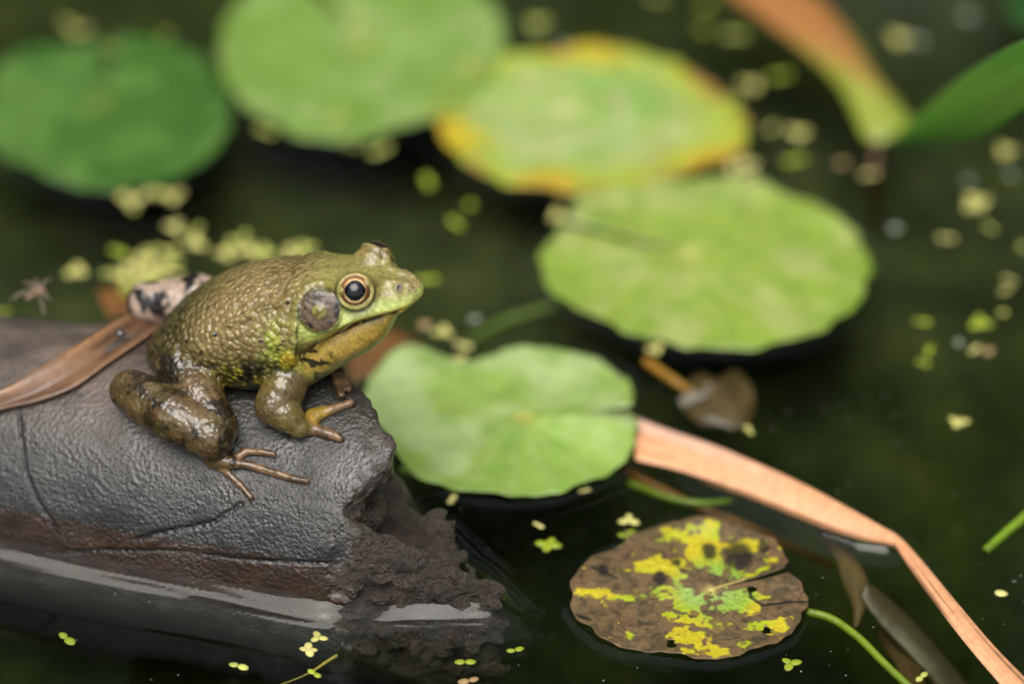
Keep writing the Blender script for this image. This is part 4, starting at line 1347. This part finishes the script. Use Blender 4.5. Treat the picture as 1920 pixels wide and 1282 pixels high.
LAB = dict(
    far=('duckweed floating in the dark water beyond the lily pads', 'duckweed beyond the pads'),
    between=('duckweed floating between the yellow-rimmed pad and the drooping leaf', 'duckweed by the yellow-rimmed pad'),
    right=('duckweed scattered on open water below the pointed green leaf', 'duckweed below the pointed leaf'),
    mid=('duckweed floating along the near rims of the pads beyond the frog', 'duckweed between pads and frog'),
    pad1=('duckweed crowded against the near rim of the dark green pad', 'duckweed at the dark green pad'),
    raft=('duckweed packed in the pale raft behind the log and frog', 'duckweed raft behind the frog'),
    row=('duckweed in the row seen over the back of the frog', 'duckweed row over the frog back'),
    lone=('duckweed plant floating close against the log or snout', 'lone duckweed'),
    padrim=('duckweed near the rim of the pad under the frog chin', 'duckweed near the frog chin'),
    rim5=('duckweed stuck at the edge of the pad touching the log', 'duckweed on the pad edge'))
for x, y, s, n, ci, z in W:
    sz = 'large ' if s >= 22 else 'tiny ' if s <= 15 else ''
    duckweed(x, y, s, n, ci, sz + WEEDN[ci] + ' ' + LAB[z][0], LAB[z][1])
PADTOP = [(665, 46, 22, 2, 0, 'largest'), (630, 224, 20, 2, 0, ''), (880, 122, 18, 1, 1, ''), (214, 92, 18, 2, 1, ''), (250, 84, 18, 2, 1, '')]
for x, y, s, n, ci, _ in PADTOP:
    duckweed(x, y, s, n, ci, WEEDN[ci] + (' duckweed lying on the broad mid-green pad' if x > 400 else ' duckweed lying on the far rim of the dark green pad'), 'duckweed on far pads', z=13)
FG = [(598, 1194, 17, 3, 0, 1, 'three-fronded yellow duckweed floating on the log reflection'),
      (578, 1218, 17, 4, 2, 1, 'four-fronded pale duckweed beside the three-fronded one'),
      (590, 1262, 15, 2, 3, 1, 'curled green duckweed below the four-fronded one'),
      (447, 1247, 17, 2, 1, 1, 'two-fronded pale green duckweed alone on dark water before the log'),
      (872, 1240, 18, 2, 3, -8, 'sunken green two-fronded duckweed off the log tip'),
      (966, 1219, 15, 2, 3, -3, 'yellow duckweed pair left of the decaying pad'),
      (1010, 984, 11, 2, 2, 1, 'tiny white-rimmed duckweed between the log tip and decaying pad'),
      (1180, 975, 17, 3, 0, 1, 'pale duckweed behind the decaying pad'),
      (1176, 1004, 18, 3, 3, -16, 'dim sunken duckweed behind the decaying pad'),
      (1028, 1021, 22, 4, 3, -8, 'yellow-green duckweed clump between log tip and decaying pad'),
      (1482, 1243, 18, 3, 3, -14, 'dim green duckweed sunk below the decaying pad'),
      (1728, 1268, 17, 2, 1, 1, 'pair of round duckweed fronds beside the sunken strap leaf'),
      (1876, 1112, 13, 1, 2, 1, 'single white crescent duckweed right of the bent reed'),
      (1473, 1085, 10, 2, 2, 8, 'tiny duckweed caught in the slit of the decaying pad'),
      (124, 1196, 20, 2, 3, -12, 'dim yellow-green duckweed sunk in front of the log'),
      (720, 912, 14, 2, 3, 1, 'duckweed tucked in the hollow of the broken log end'),
      (880, 1276, 17, 2, 4, -6, 'brownish duckweed off the log tip near dark water')]
for x, y, s, n, ci, z, lb in FG:
    duckweed(x, y, s, n, ci, lb, 'duckweed in the foreground', z=z, split=True)
tube('root_thread', [un(520, 1285, -4), un(560, 1270, -2), un(590, 1255, 1), un(612, 1240, 2), un(632, 1228, 2)], [1.2, 1.4, 3.0, 3.4], lin(170, 160, 60), 'thin yellow root thread trailing from curled duckweed', 'root')

# dust specks on the surface
def specks():
    V, Fc = [], []
    r_ = random.Random(5)
    for _ in range(150):
        x, y = r_.uniform(-100, 2020), r_.uniform(700, 1300)
        p = un(x, y, 1.0)
        q = w2f(p)
        if log_sdf(np.array([q[0]]), np.array([q[1]]), np.array([-30.0]))[0] < 12: continue
        if any(np.hypot(*(p - c)[:2]) < f(math.atan2(p[1] - c[1], p[0] - c[0])) + 5 for c, f in PADS): continue
        s = r_.uniform(.6, 1.7)
        b = len(V)
        V += [p + np.array(v) * s for v in ((1, 0, 0), (0, 1, 0), (-1, 0, 0), (0, -1, 0), (0, 0, 1), (0, 0, -1))]
        Fc += [[b + i for i in t] for t in ((0, 1, 4), (1, 2, 4), (2, 3, 4), (3, 0, 4), (1, 0, 5), (2, 1, 5), (3, 2, 5), (0, 3, 5))]
    o = mesh('dust_specks', np.array(V), np.array(Fc), M['leaf'], None, (0, 0, 0), np.zeros((len(V), 3)) + lin(220, 220, 210))
    tag(o, 'tiny pale dust specks floating on the dark water', 'dust', kind='stuff')
specks()

# ------------------------------------------------------------------ water, pond bottom, banks
def build_water():
    def axis(lo, hi, step, ext):
        core = np.arange(lo, hi, step)
        g = []
        d, x = step, 0
        while x < ext:
            d *= 1.35; x += d; g.append(x)
        g = np.array(g)
        return np.concatenate([lo - g[::-1], core, core[-1] + g])
    xs = axis(-900, 2000, 5.0, 16000); ys = axis(-950, 1500, 5.0, 16000)
    X, Y = np.meshgrid(xs, ys, indexing='ij')
    q = w2f(np.stack([X, Y, 0 * X], -1))
    d = np.full(X.shape, 900.0)
    near = (q[..., 0] < 560) & (q[..., 0] > -1400) & (q[..., 1] > -460) & (q[..., 1] < 420)
    Fn, Ln = q[..., 0][near], q[..., 1][near]
    cyl = smax(log_cyl(Fn, Ln, 0 * Fn + 14), (Fn - 92) * .8, 20)
    ton = smax(smax(-((Ln + 316) * .94 - (Fn - 95) * .342) - 4, ((Fn - 424) * .62 + (Ln + 196) * .78) - 4, 22), (0 - Fn) * .5, 8)
    ton = smax(ton, log_cyl(Fn, Ln, 0 * Fn + 14), 14)
    ton = ton + 16 * (vnoise(np.stack([Fn, Ln * .3, 0 * Fn], -1), 1 / 38, 77) - .5) * sstep(120, 200, Fn)
    dn = smin(cyl, ton, 26)
    # soften the broken outline
    d[near] = dn
    for _ in range(4):
        for ax in (0, 1):
            n_ = d.shape[ax]
            sm = 0
            for o_ in range(-4, 5):
                sm = sm + np.take(d, np.clip(np.arange(n_) + o_, 0, n_ - 1), ax) / 9.0
            d = sm
    tg = sstep(110, 230, q[..., 0])
    h = (54 - 22 * tg) * np.exp(-np.maximum(d, -22 + 16 * tg) / (42.0 - 10 * tg))
    st = np.stack([q[..., 0] / 260, d / 8.0, 0 * d], -1)
    h = h + (vnoise(st, 1.0, 61) - .5) * 4.2 * np.exp(-((d - 16) / 22.0) ** 2)
    for c, f in PADS:
        dx, dy = X - c[0], Y - c[1]
        rr = np.hypot(dx, dy)
        e = np.full(X.shape, 900.0)
        m = rr < 600
        e[m] = rr[m] - f(np.arctan2(dy[m], dx[m]))
        # under the pad the surface lies just below its skin
        hp = np.where(e > 0, 9.0 * np.exp(-np.maximum(e, 0) / 12.0), np.where(e > -16, 9.0 + e, -8.0))
        h = np.where(e < 0, np.minimum(h, hp), np.maximum(h, hp * (e < 100)))
    Q = np.stack([X, Y, 0 * X], -1)
    edge = np.array([un(*p) for p in [(1195, 874), (1275, 899), (1360, 933), (1450, 971), (1540, 1009), (1610, 1031), (1664, 1038)]])
    lo, hi = edge.min(0) - 90, edge.max(0) + 90
    m = (X > lo[0]) & (X < hi[0]) & (Y > lo[1]) & (Y < hi[1])
    ld = line_dist(Q[m], edge)
    tt_ = np.clip((X[m] - edge[0, 0]) / (edge[-1, 0] - edge[0, 0]), 0, 1)
    h[m] = np.maximum(h[m], 25 * sstep(.05, .5, tt_) * np.exp(-ld / 23.0))
    h = h + (fbm(Q, 1 / 420, 2, 200) - .5) * 3.0
    nx, ny = X.shape
    V = np.stack([X, Y, h], -1).reshape(-1, 3)
    idx = np.arange(nx * ny).reshape(nx, ny)
    quads = np.stack([idx[:-1, :-1], idx[1:, :-1], idx[1:, 1:], idx[:-1, 1:]], -1).reshape(-1, 4)
    # close the body of water downwards
    ring = np.concatenate([idx[:, 0], idx[-1, 1:], idx[-2::-1, -1], idx[0, -2:0:-1]])
    nb = len(ring)
    low = V[ring].copy(); low[:, 2] = -1500
    b0 = len(V)
    V = np.vstack([V, low])
    k = np.arange(nb); k1 = (k + 1) % nb
    skirt = np.stack([ring[k], b0 + k, b0 + k1, ring[k1]], -1)
    allq = quads.tolist() + skirt.tolist() + [list(range(b0 + nb - 1, b0 - 1, -1))]
    o = mesh('pond_water', V, allq, M['water'])
    tag(o, 'dark still pond water', 'water', kind='structure')
build_water()

def build_bottom():
    xs = np.concatenate([np.linspace(-30000, -3000, 30)[:-1], np.linspace(-3000, 3600, 180), np.linspace(3600, 30000, 30)[1:]])
    ys = np.concatenate([np.linspace(-30000, -3000, 30)[:-1], np.linspace(-3000, 3600, 180), np.linspace(3600, 30000, 30)[1:]])
    X, Y = np.meshgrid(xs, ys, indexing='ij')
    Q = np.stack([X, Y, 0 * X], -1)
    rr = np.hypot(X, Y)
    H = -520 + 290 * sstep(-700, 1100, Y - .25 * X) + 150 * (fbm(Q, 1 / 500, 4, 300) - .5) + 60 * (fbm(Q, 1 / 120, 3, 310) - .5)
    H = H + 1400 * sstep(9000, 15500, rr) + 2200 * sstep(14000, 28000, rr)
    V = np.stack([X, Y, H], -1).reshape(-1, 3)
    idx = np.arange(X.size).reshape(X.shape)
    quads = np.stack([idx[:-1, :-1], idx[1:, :-1], idx[1:, 1:], idx[:-1, 1:]], -1).reshape(-1, 4)
    o = mesh('ground', V, quads, M['mud'])
    tag(o, 'muddy pond bottom rising to the banks', 'ground', kind='structure')
build_bottom()

# the wooded bank round the pond: it is what the dark water mirrors
def build_bank_wood():
    V, Fc = [], []
    r_ = np.random.default_rng(3)
    n = 16000
    ang = r_.uniform(R(-35), R(215), n)
    rad = r_.uniform(17000, 25000, n)
    hmax = 25000 * (.75 + .25 * np.sin(ang * 5 + 1)) 
    z = 300 + hmax * r_.uniform(0, 1, n) ** .9
    C = np.stack([rad * np.cos(ang), rad * np.sin(ang), z], 1)
    d1 = r_.normal(size=(n, 3)); d1 /= np.linalg.norm(d1, axis=1)[:, None]
    d2 = np.cross(d1, r_.normal(size=(n, 3))); d2 /= np.linalg.norm(d2, axis=1)[:, None]
    s = r_.uniform(450, 900, n)[:, None]
    V = np.stack([C + d1 * s, C + d2 * s * .45, C - d1 * s, C - d2 * s * .45], 1).reshape(-1, 3)
    Fc = np.arange(4 * n).reshape(n, 4)
    o = mesh('bank_foliage', V, Fc, M['bankleaf'], None, (0, 0, 0), smooth=False)
    tag(o, 'dense dark leafy growth on the wooded pond bank', 'foliage', kind='stuff')
build_bank_wood()
